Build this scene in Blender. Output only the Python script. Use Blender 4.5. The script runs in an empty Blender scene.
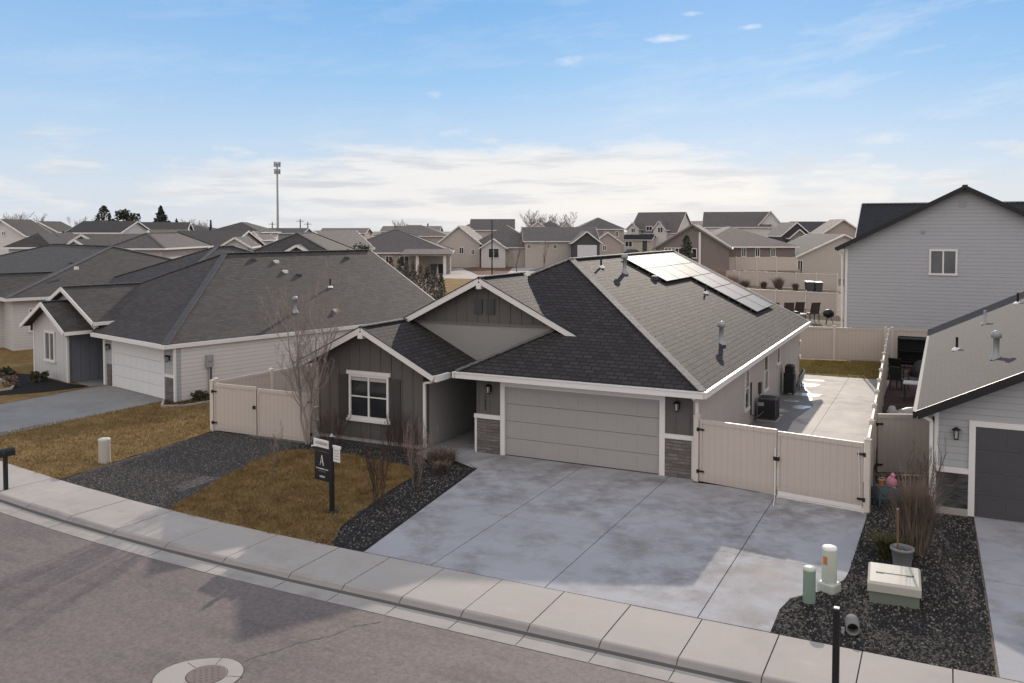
import bpy, math, random
from math import radians as R, sin, cos, pi, atan2, sqrt
from mathutils import Vector, Matrix
random.seed(11)
S = bpy.context.scene
COL = S.collection

# ------------------------------------------------------------------ camera numbers (solved from the photograph)
F, YAW, PITCH, SH = 879.31, 0.4590, 0.0388, -78.54
CAM = Vector((12.09, -23.986, 6.969))
FW = Vector((-sin(YAW), cos(YAW), 0)); RT = Vector((cos(YAW), sin(YAW), 0))
def at(u, D, off=0.0):
    """ground point at distance D (along the viewing axis) seen in image column u"""
    p = CAM + FW * D + RT * ((u - 512) / F * D)
    return Vector((p.x, p.y, off))
def zz(v, D):
    """height that shows at image row v at distance D"""
    return CAM.z - (v - 228.8) / F * D
def mpp(D): return D / F

# ------------------------------------------------------------------ mesh builder
class MB:
    def __init__(s): s.v = []; s.f = []; s.m = []; s.smooth = []
    def poly(s, pts, mi=0, sm=False):
        b = len(s.v); s.v += [tuple(p) for p in pts]; s.f.append(tuple(range(b, b + len(pts)))); s.m.append(mi); s.smooth.append(sm)
    def faces(s, vs, fs, mi=0, sm=False):
        b = len(s.v); s.v += [tuple(p) for p in vs]
        for f in fs: s.f.append(tuple(b + i for i in f)); s.m.append(mi); s.smooth.append(sm)
    def box(s, x0, x1, y0, y1, z0, z1, mi=0):
        if x0 > x1: x0, x1 = x1, x0
        if y0 > y1: y0, y1 = y1, y0
        if z0 > z1: z0, z1 = z1, z0
        v = [(x0,y0,z0),(x1,y0,z0),(x1,y1,z0),(x0,y1,z0),(x0,y0,z1),(x1,y0,z1),(x1,y1,z1),(x0,y1,z1)]
        s.faces(v, [(0,3,2,1),(4,5,6,7),(0,1,5,4),(1,2,6,5),(2,3,7,6),(3,0,4,7)], mi)
    def bbox(s, x0, x1, y0, y1, z0, z1, c, mi=0):
        """box with chamfered vertical edges and top"""
        pr = [(x0+c,y0),(x1-c,y0),(x1,y0+c),(x1,y1-c),(x1-c,y1),(x0+c,y1),(x0,y1-c),(x0,y0+c)]
        cx, cy = (x0+x1)/2, (y0+y1)/2
        def ins(p): return (p[0]+ (c if p[0] < cx else -c), p[1]+(c if p[1] < cy else -c))
        a = [(p[0],p[1],z0) for p in pr]; b = [(p[0],p[1],z1-c) for p in pr]; t = [(*ins(p),z1) for p in pr]
        n = 8; vs = a+b+t; fs = []
        for i in range(n):
            j=(i+1)%n; fs.append((i,j,n+j,n+i)); fs.append((n+i,n+j,2*n+j,2*n+i))
        fs.append(tuple(range(2*n,3*n))); fs.append(tuple(reversed(range(n))))
        s.faces(vs, fs, mi)
    def slab(s, pts, th, mi=0, mside=None):
        """planar polygon given thickness th downwards"""
        pts = [Vector(p) for p in pts]
        n = Vector((0,0,0))
        for i in range(len(pts)):
            a, b = pts[i], pts[(i+1) % len(pts)]; n += a.cross(b)
        if n.z < 0: pts.reverse()
        lo = [p - Vector((0,0,th)) for p in pts]; k = len(pts)
        s.poly(pts, mi); s.poly(list(reversed(lo)), mi if mside is None else mside)
        for i in range(k):
            j = (i+1) % k; s.poly([pts[i], lo[i], lo[j], pts[j]], mi if mside is None else mside)
    def bar(s, p, q, w, h, mi=0, up=(0,0,1)):
        p, q = Vector(p), Vector(q); d = (q-p).normalized(); u = Vector(up)
        if abs(d.dot(u)) > .99: u = Vector((0,1,0))
        a = d.cross(u).normalized(); b = a.cross(d).normalized()
        v = []
        for e in (p, q):
            for i, j in ((-1,-1),(1,-1),(1,1),(-1,1)): v.append(e + a*(i*w/2) + b*(j*h/2))
        s.faces(v, [(0,1,2,3),(7,6,5,4),(0,4,5,1),(1,5,6,2),(2,6,7,3),(3,7,4,0)], mi)
    def tube(s, pts, rad, n=8, mi=0, cap=True, sm=True):
        pts = [Vector(p) for p in pts]
        if not hasattr(rad, '__len__'): rad = [rad]*len(pts)
        rings = []
        for i, p in enumerate(pts):
            d = (pts[min(i+1,len(pts)-1)] - pts[max(i-1,0)]).normalized()
            u = Vector((0,0,1)) if abs(d.z) < .9 else Vector((1,0,0))
            a = d.cross(u).normalized(); b = d.cross(a).normalized()
            rings.append([p + (a*cos(2*pi*k/n) + b*sin(2*pi*k/n))*rad[i] for k in range(n)])
        vs = [v for r in rings for v in r]; fs = []
        for i in range(len(pts)-1):
            for k in range(n):
                l = (k+1) % n; fs.append((i*n+k, i*n+l, (i+1)*n+l, (i+1)*n+k))
        s.faces(vs, fs, mi, sm)
        if cap:
            s.poly(list(reversed(rings[0])), mi); s.poly(rings[-1], mi)
    def lathe(s, prof, c=(0,0,0), n=20, mi=0, sm=True):
        vs = []
        for r, z in prof:
            for k in range(n): vs.append((c[0]+r*cos(2*pi*k/n), c[1]+r*sin(2*pi*k/n), c[2]+z))
        fs = []
        for i in range(len(prof)-1):
            for k in range(n):
                l=(k+1)%n; fs.append((i*n+k, i*n+l, (i+1)*n+l, (i+1)*n+k))
        s.faces(vs, fs, mi, sm)
        s.poly(vs[-n:], mi); s.poly(list(reversed(vs[:n])), mi)
    def build(s, name, mats, parent=None, loc=(0,0,0), rotz=0.0):
        me = bpy.data.meshes.new(name); me.from_pydata(s.v, [], s.f)
        if not isinstance(mats, (list, tuple)): mats = [mats]
        for m in mats: me.materials.append(m)
        me.polygons.foreach_set('material_index', s.m)
        me.polygons.foreach_set('use_smooth', s.smooth)
        uv = me.uv_layers.new(name='UVMap').data
        Z = Vector((0,0,1))
        for p in me.polygons:
            n = p.normal
            if abs(n.z) > .999: t, b = Vector((1,0,0)), Vector((0,1,0))
            elif abs(n.z) < 1e-4: t = Z.cross(n).normalized(); b = Z
            else: t = Z.cross(n).normalized(); b = n.cross(t)
            for li in p.loop_indices:
                co = me.vertices[me.loops[li].vertex_index].co
                uv[li].uv = (co.dot(t), co.dot(b))
        me.update()
        o = bpy.data.objects.new(name, me); COL.objects.link(o)
        if parent is not None: o.parent = parent
        o.location = loc; o.rotation_euler = (0,0,rotz)
        return o

def tag(o, label, cat, group=None, kind=None):
    if label: o['label'] = label
    if cat: o['category'] = cat
    if group: o['group'] = group
    if kind: o['kind'] = kind
    return o
def thing(name, label, cat, loc=(0,0,0), rotz=0.0, group=None):
    o = bpy.data.objects.new(name, None); COL.objects.link(o)
    o.empty_display_size = .3; o.location = loc; o.rotation_euler = (0,0,rotz)
    return tag(o, label, cat, group)
def struct(name, mb, mats, loc=(0,0,0)):
    o = mb.build(name, mats, None, loc); o['kind'] = 'structure'; return o
def copy_tree(o, parent=None):
    c = o.copy(); COL.objects.link(c)
    if parent is not None: c.parent = parent
    for ch in list(o.children): copy_tree(ch, c)
    return c

# ------------------------------------------------------------------ materials
def mat(name, rough=.8, spec=.3):
    m = bpy.data.materials.new(name); m.use_nodes = True
    nt = m.node_tree; b = nt.nodes['Principled BSDF']
    b.inputs['Roughness'].default_value = rough; b.inputs['Specular IOR Level'].default_value = spec
    return m, nt, b
def N(nt, typ, **kw):
    n = nt.nodes.new(typ)
    for k, v in kw.items():
        if k in n.inputs: n.inputs[k].default_value = v
        else: setattr(n, k, v)
    return n
def L(nt, a, b): nt.links.new(a, b)
def math_(nt, op, a, b=None, c=None, clamp=False):
    n = nt.nodes.new('ShaderNodeMath'); n.operation = op; n.use_clamp = clamp
    for i, x in enumerate((a, b, c)):
        if x is None: continue
        if isinstance(x, (int, float)): n.inputs[i].default_value = x
        else: nt.links.new(x, n.inputs[i])
    return n.outputs[0]
def mixc(nt, fac, a, b, blend='MIX'):
    n = nt.nodes.new('ShaderNodeMix'); n.data_type = 'RGBA'; n.blend_type = blend
    for s_, x in ((n.inputs[0], fac), (n.inputs[6], a), (n.inputs[7], b)):
        if isinstance(x, (int, float)): s_.default_value = x
        elif isinstance(x, (tuple, list)): s_.default_value = (*x[:3], 1)
        else: nt.links.new(x, s_)
    return n.outputs[2]
def noise(nt, vec, scale, detail=4, rough=.55):
    n = N(nt, 'ShaderNodeTexNoise', Scale=scale, Detail=detail, Roughness=rough); L(nt, vec, n.inputs['Vector']); return n.outputs['Fac']
def ramp(nt, fac, stops):
    n = nt.nodes.new('ShaderNodeValToRGB'); e = n.color_ramp.elements
    while len(e) < len(stops): e.new(.5)
    for el, (p, c) in zip(e, stops):
        el.position = p; el.color = (*c, 1) if hasattr(c, '__len__') else (c, c, c, 1)
    L(nt, fac, n.inputs[0]); return n.outputs[0]
def bump(nt, b, h, strength=.5, dist=.02):
    n = N(nt, 'ShaderNodeBump', Strength=strength, Distance=dist); L(nt, h, n.inputs['Height']); L(nt, n.outputs[0], b.inputs['Normal'])
def uvn(nt): return nt.nodes.new('ShaderNodeTexCoord').outputs['UV']
def objc(nt): return nt.nodes.new('ShaderNodeNewGeometry').outputs['Position']
def vscale(nt, v, s_):
    n = nt.nodes.new('ShaderNodeVectorMath'); n.operation = 'MULTIPLY'; L(nt, v, n.inputs[0]); n.inputs[1].default_value = s_; return n.outputs[0]
def mul(c, k): return tuple(x*k for x in c)

def m_paint(name, c, rough=.6, var=.06, spec=.3, dirt=0.0):
    m, nt, b = mat(name, rough, spec); g = objc(nt)
    n1 = noise(nt, g, 1.3, 5); n2 = noise(nt, g, 22, 3)
    col = mixc(nt, n1, mul(c, 1-var), mul(c, 1+var)); col = mixc(nt, math_(nt,'MULTIPLY',n2,.25), col, mul(c, 1-2*var))
    if dirt:
        s_ = nt.nodes.new('ShaderNodeSeparateXYZ'); L(nt, g, s_.inputs[0])
        d = math_(nt,'SUBTRACT',.75,s_.outputs[2],clamp=True); d = math_(nt,'MULTIPLY', d, math_(nt,'MULTIPLY', n1, dirt))
        col = mixc(nt, d, col, mul(c,.45))
    L(nt, col, b.inputs['Base Color']); return m
def m_lap(name, c, pitch=.165, var=.05):
    m, nt, b = mat(name, .65, .25); s_ = nt.nodes.new('ShaderNodeSeparateXYZ'); L(nt, uvn(nt), s_.inputs[0])
    f = math_(nt,'FRACT', math_(nt,'DIVIDE', s_.outputs[1], pitch))
    line = math_(nt,'LESS_THAN', f, .10)
    n1 = noise(nt, objc(nt), 1.1, 4); n2 = noise(nt, vscale(nt, objc(nt), (2,2,30)), 1.5, 3)
    col = mixc(nt, n1, mul(c,1-var), mul(c,1+var)); col = mixc(nt, math_(nt,'MULTIPLY',n2,.18), col, mul(c,.78))
    col = mixc(nt, math_(nt,'MULTIPLY',line,.45), col, mul(c,.4))
    L(nt, col, b.inputs['Base Color']); bump(nt, b, math_(nt,'SUBTRACT',1,f), .5, .02); return m
def m_batten(name, c, pitch=.4, var=.05, dirt=0.0):
    m, nt, b = mat(name, .7, .25); s_ = nt.nodes.new('ShaderNodeSeparateXYZ'); L(nt, uvn(nt), s_.inputs[0])
    f = math_(nt,'FRACT', math_(nt,'DIVIDE', s_.outputs[0], pitch))
    rib = math_(nt,'LESS_THAN', f, min(.14, .045/pitch)); sh = math_(nt,'LESS_THAN', math_(nt,'ABSOLUTE', math_(nt,'SUBTRACT', f, min(.17,.06/pitch))), min(.03,.012/pitch))
    g = objc(nt); n1 = noise(nt, g, 1.2, 5)
    col = mixc(nt, n1, mul(c,1-var), mul(c,1+var)); col = mixc(nt, math_(nt,'MULTIPLY',rib,.35), col, mul(c,1.12)); col = mixc(nt, math_(nt,'MULTIPLY',sh,.6), col, mul(c,.5))
    if dirt:
        s2 = nt.nodes.new('ShaderNodeSeparateXYZ'); L(nt, g, s2.inputs[0])
        d = math_(nt,'SUBTRACT',1.0,s2.outputs[2],clamp=True); col = mixc(nt, math_(nt,'MULTIPLY',d,dirt), col, mul(c,.5))
    L(nt, col, b.inputs['Base Color']); bump(nt, b, rib, .4, .02); return m
def m_shingle(name, c, rough=.62, spec=.5, row=.145, contrast=1.0, mort=.45, bk=.75, ms=.011):
    m, nt, b = mat(name, rough, spec); uv = uvn(nt)
    br = N(nt, 'ShaderNodeTexBrick'); L(nt, uv, br.inputs['Vector'])
    br.inputs['Scale'].default_value = 1; br.inputs['Brick Width'].default_value = .31; br.inputs['Row Height'].default_value = row
    br.inputs['Mortar Size'].default_value = ms; br.inputs['Mortar Smooth'].default_value = .3; br.inputs['Bias'].default_value = 0
    br.inputs['Color1'].default_value = (*mul(c, 1-.28*contrast),1); br.inputs['Color2'].default_value = (*mul(c, 1+.3*contrast),1); br.inputs['Mortar'].default_value = (*mul(c,mort),1)
    g = objc(nt); n1 = noise(nt, g, .55, 5); n2 = noise(nt, vscale(nt, uv, (.7,6,1)), 2.5, 4); n3 = noise(nt, g, 60, 2)
    col = mixc(nt, math_(nt,'MULTIPLY',n1,.55), br.outputs['Color'], mul(c,.72)); col = mixc(nt, math_(nt,'MULTIPLY',n2,.4), col, mul(c,1.3)); col = mixc(nt, math_(nt,'MULTIPLY',n3,.4), col, mul(c,.55))
    L(nt, col, b.inputs['Base Color'])
    s_ = nt.nodes.new('ShaderNodeSeparateXYZ'); L(nt, uv, s_.inputs[0])
    f = math_(nt,'FRACT', math_(nt,'DIVIDE', s_.outputs[1], row))
    h = math_(nt,'ADD', math_(nt,'MULTIPLY', math_(nt,'SUBTRACT',1,f), .8), math_(nt,'ADD', math_(nt,'MULTIPLY', n3, .5), math_(nt,'MULTIPLY', math_(nt,'SUBTRACT',1,br.outputs['Fac']), .4)))
    bump(nt, b, h, bk, .02); return m
def m_concrete(name, c, stain=(.16,.14,.12), samt=.55, rough=.8, warm=None):
    m, nt, b = mat(name, rough, .3); g = objc(nt)
    n1 = noise(nt, g, .30, 6, .62); n2 = noise(nt, g, .62, 7, .68); n3 = noise(nt, g, 45, 2); n4 = noise(nt, vscale(nt, g, (1,3,1)), .9, 5)
    col = mixc(nt, n1, mul(c,.72), mul(c,1.18)); col = mixc(nt, math_(nt,'MULTIPLY',n3,.3), col, mul(c,.8))
    st = ramp(nt, n2, [(.0,0),(.50,0),(.70,1),(1,1)]); col = mixc(nt, math_(nt,'MULTIPLY', st, samt), col, stain)
    n5 = noise(nt, g, .17, 4, .7); st2 = math_(nt,'MULTIPLY', ramp(nt, n5, [(0,0),(.47,0),(.6,1),(1,1)]), ramp(nt, noise(nt, g, 1.7, 6, .7), [(0,0),(.40,0),(.62,1),(1,1)])); col = mixc(nt, math_(nt,'MULTIPLY', st2, samt*.75), col, mul(stain,.8))
    sp_ = ramp(nt, noise(nt, g, 6.5, 3, .6), [(0,0),(.70,0),(.74,1),(1,1)]); col = mixc(nt, math_(nt,'MULTIPLY', sp_, samt*.5), col, mul(stain,.7))
    lt = ramp(nt, n4, [(0,0),(.6,0),(.72,1),(1,1)]); col = mixc(nt, math_(nt,'MULTIPLY', lt, .22), col, mul(c,1.3))
    L(nt, col, b.inputs['Base Color']); L(nt, math_(nt,'SUBTRACT', rough+.05, math_(nt,'MULTIPLY', st, .12)), b.inputs['Roughness'])
    bump(nt, b, n3, .15, .01); return m
def m_asphalt(name):
    m, nt, b = mat(name, .78, .35); g = objc(nt)
    n1 = noise(nt, g, .22, 6, .6); n2 = noise(nt, g, 90, 2); n3 = noise(nt, vscale(nt, g, (.5,2.2,1)), .7, 6, .65); vo = N(nt,'ShaderNodeTexVoronoi', Scale=30); L(nt, g, vo.inputs['Vector'])
    c = (.178,.147,.138)
    col = mixc(nt, n1, mul(c,.72), mul(c,1.3)); col = mixc(nt, ramp(nt, n3, [(0,0),(.5,0),(.68,1),(1,1)]), col, (.118,.100,.097))
    col = mixc(nt, math_(nt,'MULTIPLY',n2,.45), col, mul(c,.55)); col = mixc(nt, ramp(nt, vo.outputs['Distance'], [(0,.55),(.25,0),(1,0)]), col, (.3,.27,.25))
    n5 = noise(nt, g, 13, 6, .78); col = mixc(nt, ramp(nt, n5, [(.38,.55),(.52,0),(1,0)]), col, mul(c,.5)); col = mixc(nt, ramp(nt, n5, [(0,0),(.52,0),(.7,.38)]), col, mul(c,1.7))
    # thin wandering cracks, only here and there
    wv = nt.nodes.new('ShaderNodeVectorMath'); wv.operation = 'ADD'; L(nt, g, wv.inputs[0]); wn = N(nt,'ShaderNodeTexNoise', Scale=1.6, Detail=5); L(nt, g, wn.inputs['Vector']); L(nt, vscale(nt, wn.outputs['Color'], (.9,.9,.9)), wv.inputs[1])
    ve = N(nt,'ShaderNodeTexVoronoi', Scale=.22); ve.feature = 'DISTANCE_TO_EDGE'; L(nt, wv.outputs[0], ve.inputs['Vector'])
    crk = math_(nt,'MULTIPLY', math_(nt,'LESS_THAN', ve.outputs['Distance'], .0035), math_(nt,'GREATER_THAN', noise(nt, g, .3, 3), .57))
    col = mixc(nt, math_(nt,'MULTIPLY',crk,.0), col, (.04,.036,.035))
    L(nt, col, b.inputs['Base Color']); bump(nt, b, n2, .4, .01); return m
def m_ground(name, cols, s1=.8, s2=25, rough=.95, b_=.5, aniso=None):
    m, nt, b = mat(name, rough, .1); g = objc(nt)
    n1 = noise(nt, g, s1, 6, .65); n2 = noise(nt, g, s2, 4, .7); n3 = noise(nt, g, s1*5, 5, .6)
    col = ramp(nt, n1, [(.3, cols[0]), (.5, cols[1]), (.7, cols[2])]); col = mixc(nt, math_(nt,'MULTIPLY', ramp(nt,n2,[(.35,0),(.7,1)]), .6), col, mul(cols[0], .55)); col = mixc(nt, math_(nt,'MULTIPLY', ramp(nt,n3,[(.45,0),(.7,1)]), .45), col, cols[2])
    L(nt, col, b.inputs['Base Color']); bump(nt, b, n2, b_, .05); return m
def m_gravel(name, c1, c2, c3, scale=26):
    m, nt, b = mat(name, .85, .25); g = objc(nt); vo = N(nt,'ShaderNodeTexVoronoi', Scale=scale); L(nt, g, vo.inputs['Vector'])
    s_ = nt.nodes.new('ShaderNodeSeparateColor'); L(nt, vo.outputs['Color'], s_.inputs[0])
    col = ramp(nt, s_.outputs[0], [(0,c1),(.45,c2),(.8,c2),(1,c3)]); col = mixc(nt, ramp(nt, vo.outputs['Distance'], [(0,0),(.35,.1),(.7,.85)]), col, mul(c1,.25))
    n1 = noise(nt, g, .8, 5); col = mixc(nt, math_(nt,'MULTIPLY',n1,.5), col, mul(c1,.6))
    L(nt, col, b.inputs['Base Color']); bump(nt, b, math_(nt,'SUBTRACT',1,vo.outputs['Distance']), .9, .04); return m
def m_stone(name, cols, w=.42, h=.095):
    m, nt, b = mat(name, .85, .2); uv = uvn(nt); br = N(nt,'ShaderNodeTexBrick'); L(nt, uv, br.inputs['Vector'])
    br.inputs['Scale'].default_value = 1; br.inputs['Brick Width'].default_value = w; br.inputs['Row Height'].default_value = h; br.inputs['Mortar Size'].default_value = .006; br.squash = .6; br.squash_frequency = 3
    br.inputs['Color1'].default_value = (*cols[0],1); br.inputs['Color2'].default_value = (*cols[1],1); br.inputs['Mortar'].default_value = (*mul(cols[0],.3),1)
    n1 = noise(nt, vscale(nt, uv, (3,14,1)), 1.2, 3); col = mixc(nt, ramp(nt, n1, [(.35,0),(.65,1)]), br.outputs['Color'], cols[2]); n2 = noise(nt, objc(nt), 30, 4)
    col = mixc(nt, math_(nt,'MULTIPLY',n2,.6), col, mul(cols[0],.7)); L(nt, col, b.inputs['Base Color']); bump(nt, b, math_(nt,'ADD', math_(nt,'SUBTRACT',1,br.outputs['Fac']), math_(nt,'MULTIPLY',n1,1.2)), .8, .04); return m
def m_glass(name, c=(.02,.022,.025), rough=.06):
    m, nt, b = mat(name, rough, .6); g = objc(nt); n1 = noise(nt, g, 1.5, 3); L(nt, mixc(nt, n1, mul(c,.6), mul(c,1.7)), b.inputs['Base Color']); return m
def m_leaf(name, c1, c2, rough=.7):
    m, nt, b = mat(name, rough, .2); oi = objc(nt); n1 = noise(nt, oi, 1.7, 3); n2 = noise(nt, oi, 14, 2)
    L(nt, mixc(nt, ramp(nt, n1, [(.35,0),(.65,1)]), mixc(nt, n2, mul(c1,.6), c1), mixc(nt, n2, mul(c2,.7), c2)), b.inputs['Base Color']); return m
def m_vinyl(name, c):
    m, nt, b = mat(name, .5, .35); s_ = nt.nodes.new('ShaderNodeSeparateXYZ'); L(nt, uvn(nt), s_.inputs[0])
    f = math_(nt,'FRACT', math_(nt,'DIVIDE', s_.outputs[0], .18)); line = math_(nt,'LESS_THAN', f, .05)
    g = objc(nt); n1 = noise(nt, g, .9, 5); n2 = noise(nt, vscale(nt, g, (6,6,.8)), 1.4, 4)
    col = mixc(nt, n1, mul(c,.94), mul(c,1.05)); col = mixc(nt, math_(nt,'MULTIPLY',n2,.2), col, mul(c,.78)); col = mixc(nt, math_(nt,'MULTIPLY',line,.55), col, mul(c,.5))
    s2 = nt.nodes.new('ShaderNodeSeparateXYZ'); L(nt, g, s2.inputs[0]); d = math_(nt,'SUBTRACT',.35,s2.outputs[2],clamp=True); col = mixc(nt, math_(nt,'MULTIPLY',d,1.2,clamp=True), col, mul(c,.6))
    L(nt, col, b.inputs['Base Color']); return m

M = {}
M['shingle'] = m_shingle('charcoal_shingles', (.050,.0445,.045), .75, .12, .185, 1.5, .18, 1.0, .022)
M['shingle_l'] = m_shingle('grey_shingles', (.078,.069,.064), .76, .16, .16, 1.4)
M['shingle_r'] = m_shingle('warm_grey_shingles', (.090,.086,.085), .85, .1, .145, .25, .85, .2)
M['shingle_b'] = m_shingle('hazed_brown_grey_shingles', (.155,.137,.131), .8, .12)  # lightened for the far roofs, distance haze put into the colour
M['shingle_d'] = m_shingle('dark_shingles', (.030,.030,.034), .75, .2)
M['cap'] = m_shingle('ridge_cap_shingles', (.15,.14,.14), .7, .4)
M['cap_d'] = m_shingle('ridge_cap_grey', (.10,.098,.10), .7, .3)
M['white'] = m_paint('white_trim', (.74,.71,.69), .5, .04)
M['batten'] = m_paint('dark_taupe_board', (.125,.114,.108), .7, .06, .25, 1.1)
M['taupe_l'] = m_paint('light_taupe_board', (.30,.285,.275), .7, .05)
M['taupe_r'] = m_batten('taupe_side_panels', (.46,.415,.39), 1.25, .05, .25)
M['lap_g'] = m_lap('pale_grey_lap', (.34,.33,.335))
M['door'] = m_paint('garage_door_taupe', (.37,.345,.335), .45, .05, .35)
M['shutter'] = m_paint('dark_shutter', (.062,.058,.058), .6)
M['stone'] = m_stone('stacked_stone', ((.13,.12,.118),(.30,.28,.27),(.17,.14,.125)))
M['stone_d'] = m_stone('dark_stacked_stone', ((.035,.034,.037),(.07,.066,.068),(.12,.115,.115)), .5, .13)
M['glass'] = m_glass('window_glass')
M['glass_l'] = m_glass('pale_window_glass', (.10,.11,.12), .12)
M['conc_d'] = m_concrete('driveway_concrete', (.37,.37,.395), (.17,.15,.14), .8)
M['conc_s'] = m_concrete('sidewalk_concrete', (.40,.365,.34), (.24,.21,.19), .4)
M['conc_g'] = m_concrete('gutter_concrete', (.37,.34,.315), (.2,.18,.165), .6)
M['conc_p'] = m_concrete('patio_concrete', (.45,.415,.39), (.19,.175,.165), .9, .7)
M['conc_l'] = m_concrete('neighbour_concrete', (.25,.245,.24), (.15,.145,.14), .6)
M['joint'] = m_paint('joint_dark', (.10,.09,.085), .9)  # plain dark tone for joint beds, cracks and collar lines
M['asphalt'] = m_asphalt('asphalt')
M['lawn'] = m_ground('dormant_lawn', ((.14,.09,.036),(.225,.142,.056),(.34,.235,.10)), .55, 30)
M['lawn_b'] = m_ground('olive_lawn', ((.12,.085,.02),(.19,.135,.035),(.25,.18,.06)), .5, 25)
M['earth'] = m_ground('dry_ground', ((.16,.13,.095),(.22,.18,.135),(.28,.235,.18)), .05, 3)
M['gravel'] = m_gravel('grey_gravel', (.05,.046,.047),(.12,.11,.108),(.27,.25,.24), 20)
M['mulch'] = m_gravel('black_mulch', (.008,.008,.008),(.02,.018,.017),(.06,.05,.045), 24)
M['mulch_b'] = m_gravel('dark_rock_bed', (.015,.015,.016),(.04,.037,.036),(.13,.12,.115), 24)
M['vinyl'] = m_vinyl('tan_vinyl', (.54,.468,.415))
M['vinyl_cap'] = m_paint('vinyl_rail', (.64,.57,.51), .45)
M['black'] = m_paint('black_metal', (.012,.012,.013), .45, .1, .4)
M['dgrey'] = m_paint('dark_grey_metal', (.06,.062,.066), .5, .1, .4)
M['grey'] = m_paint('grey_metal', (.32,.32,.33), .45, .08, .5)
M['solar'], _nt, _b = mat('solar_glass', .58, .4)
_n = noise(_nt, objc(_nt), .6, 3); L(_nt, mixc(_nt, _n, (.07,.07,.085), (.13,.125,.14)), _b.inputs['Base Color']); _b.inputs['Coat Weight'].default_value = .12; _b.inputs['Coat Roughness'].default_value = .45
M['lampglass'] = m_paint('lamp_glass', (.45,.42,.38), .2, .05, .6)
M['bark'] = m_paint('bark', (.16,.115,.10), .9, .3)
M['bark_p'] = m_paint('pale_twig', (.30,.215,.195), .9, .25)
M['bark_d'] = m_paint('dark_twig', (.075,.052,.046), .9, .3)

# ------------------------------------------------------------------ street curve
def curve_pts(s0, s1, ds=.5):
    """back edge of the sidewalk: straight to the right, bending back to the left; returns (s, point, tangent angle)"""
    out = []; x, y = 1.0, -8.62; s = 0.0
    left = [(0.0, x, y, 0.0)]
    while s > s0:
        th = min(-s*R(.76), R(34)); x -= cos(th)*ds; y += sin(th)*ds; s -= ds; left.append((s, x, y, th))
    left.reverse(); out = left
    s = ds
    while s <= s1 + 1e-6: out.append((s, 1.0+s, -8.62, 0.0)); s += ds
    return out
CP = curve_pts(-120, 130)
def off(c, o):
    """point o metres towards the street from the sidewalk's back edge"""
    s, x, y, th = c; return (x - sin(th)*o, y - cos(th)*o)
def cp_at(s):
    i = min(max(int(round((s - CP[0][0])/.5)), 0), len(CP)-2)
    a, b = CP[i], CP[i+1]; t = (s-a[0])/.5
    return (s, a[1]+(b[1]-a[1])*t, a[2]+(b[2]-a[2])*t, a[3])
ZR = -.125
def strip(mb, o0, z0, o1, z1, mi=0, s0=-120, s1=130):
    c = [k for k in CP if s0 <= k[0] <= s1]
    for a, b in zip(c, c[1:]):
        p, q, r, t = off(a,o0), off(b,o0), off(b,o1), off(a,o1)
        mb.poly([(*p,z0),(*t,z1),(*r,z1),(*q,z0)], mi)

# ground: two sheets reaching the horizon, the street runs between them
mb = MB()
for a, b in zip(CP, CP[1:]):
    p, q = off(a,0), off(b,0)
    mb.poly([(*p,-.03),(*q,-.03),(q[0]*1.0+ (q[0]-0)*9, 1900,-.03),(p[0]+(p[0]-0)*9,1900,-.03)])
p0 = off(CP[0],0); mb.poly([(*p0,-.03),(p0[0]*10,1900,-.03),(-2600,1900,-.03),(-2600,p0[1],-.03)])
p1 = off(CP[-1],0); mb.poly([(*p1,-.03),(2600,p1[1],-.03),(2600,1900,-.03),(p1[0]*10,1900,-.03)])
struct('ground', mb, M['earth'])
mb = MB()
for a, b in zip(CP, CP[1:]):
    p, q = off(a,12.6), off(b,12.6); mb.poly([(*p,-.03),(p[0],-400,-.03),(q[0],-400,-.03),(*q,-.03)])
struct('far_side_ground', mb, M['lawn'])
# road
mb = MB(); strip(mb, 1.9, ZR, 10.8, ZR); struct('road', mb, M['asphalt'])
mb = MB(); strip(mb, 10.8, ZR+.004, 11.1, ZR+.01); strip(mb, 11.1, ZR+.01, 11.25, 0); strip(mb, 11.25, 0, 12.6, 0); struct('far_side_sidewalk', mb, M['conc_s'])
# sidewalk: slabs with open joints on a dark bed
mb = MB()
strip(mb, .0, -.028, 1.53, -.028, 1)
js = [i*1.335+.0 for i in range(0, 60)]; js = sorted([5.62-1.0+k*1.335 for k in range(-4,60)] + [5.62-1.0-4*1.335-k*1.75 for k in range(1,60)])
for s0, s1 in zip(js, js[1:]):
    a, b = cp_at(s0+.011), cp_at(s1-.011)
    p = [off(a,.012), off(b,.012), off(b,1.53), off(a,1.53)]
    dz = random.uniform(-.004,.004)
    mb.slab([(*p[0],dz),(*p[3],dz),(*p[2],dz),(*p[1],dz)], .06)
struct('sidewalk', mb, [M['conc_s'], M['joint']])
mb = MB()
strip(mb, 1.53, -.03, 1.9, ZR-.03, 1)
js2 = js
for s0, s1 in zip(js2, js2[1:]):
    a, b = cp_at(s0+.008), cp_at(s1-.008)
    prof = [(1.53,0),(1.57,-.006),(1.60,-.022),(1.70,-.092),(1.74,-.106),(1.80,-.112),(2.16,ZR+.006)]
    for (o0,z0),(o1,z1) in zip(prof, prof[1:]):
        p, q, r, t = off(a,o0), off(b,o0), off(b,o1), off(a,o1)
        mb.poly([(*p,z0),(*t,z1),(*r,z1),(*q,z0)], 2 if z0-z1 > .05 else 0)
struct('curb', mb, [M['conc_g'], M['joint'], m_concrete('curb_face_shade', (.31,.28,.265), (.2,.18,.165), .5)])  # steep face takes a darker concrete, its shade put into the colour
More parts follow.
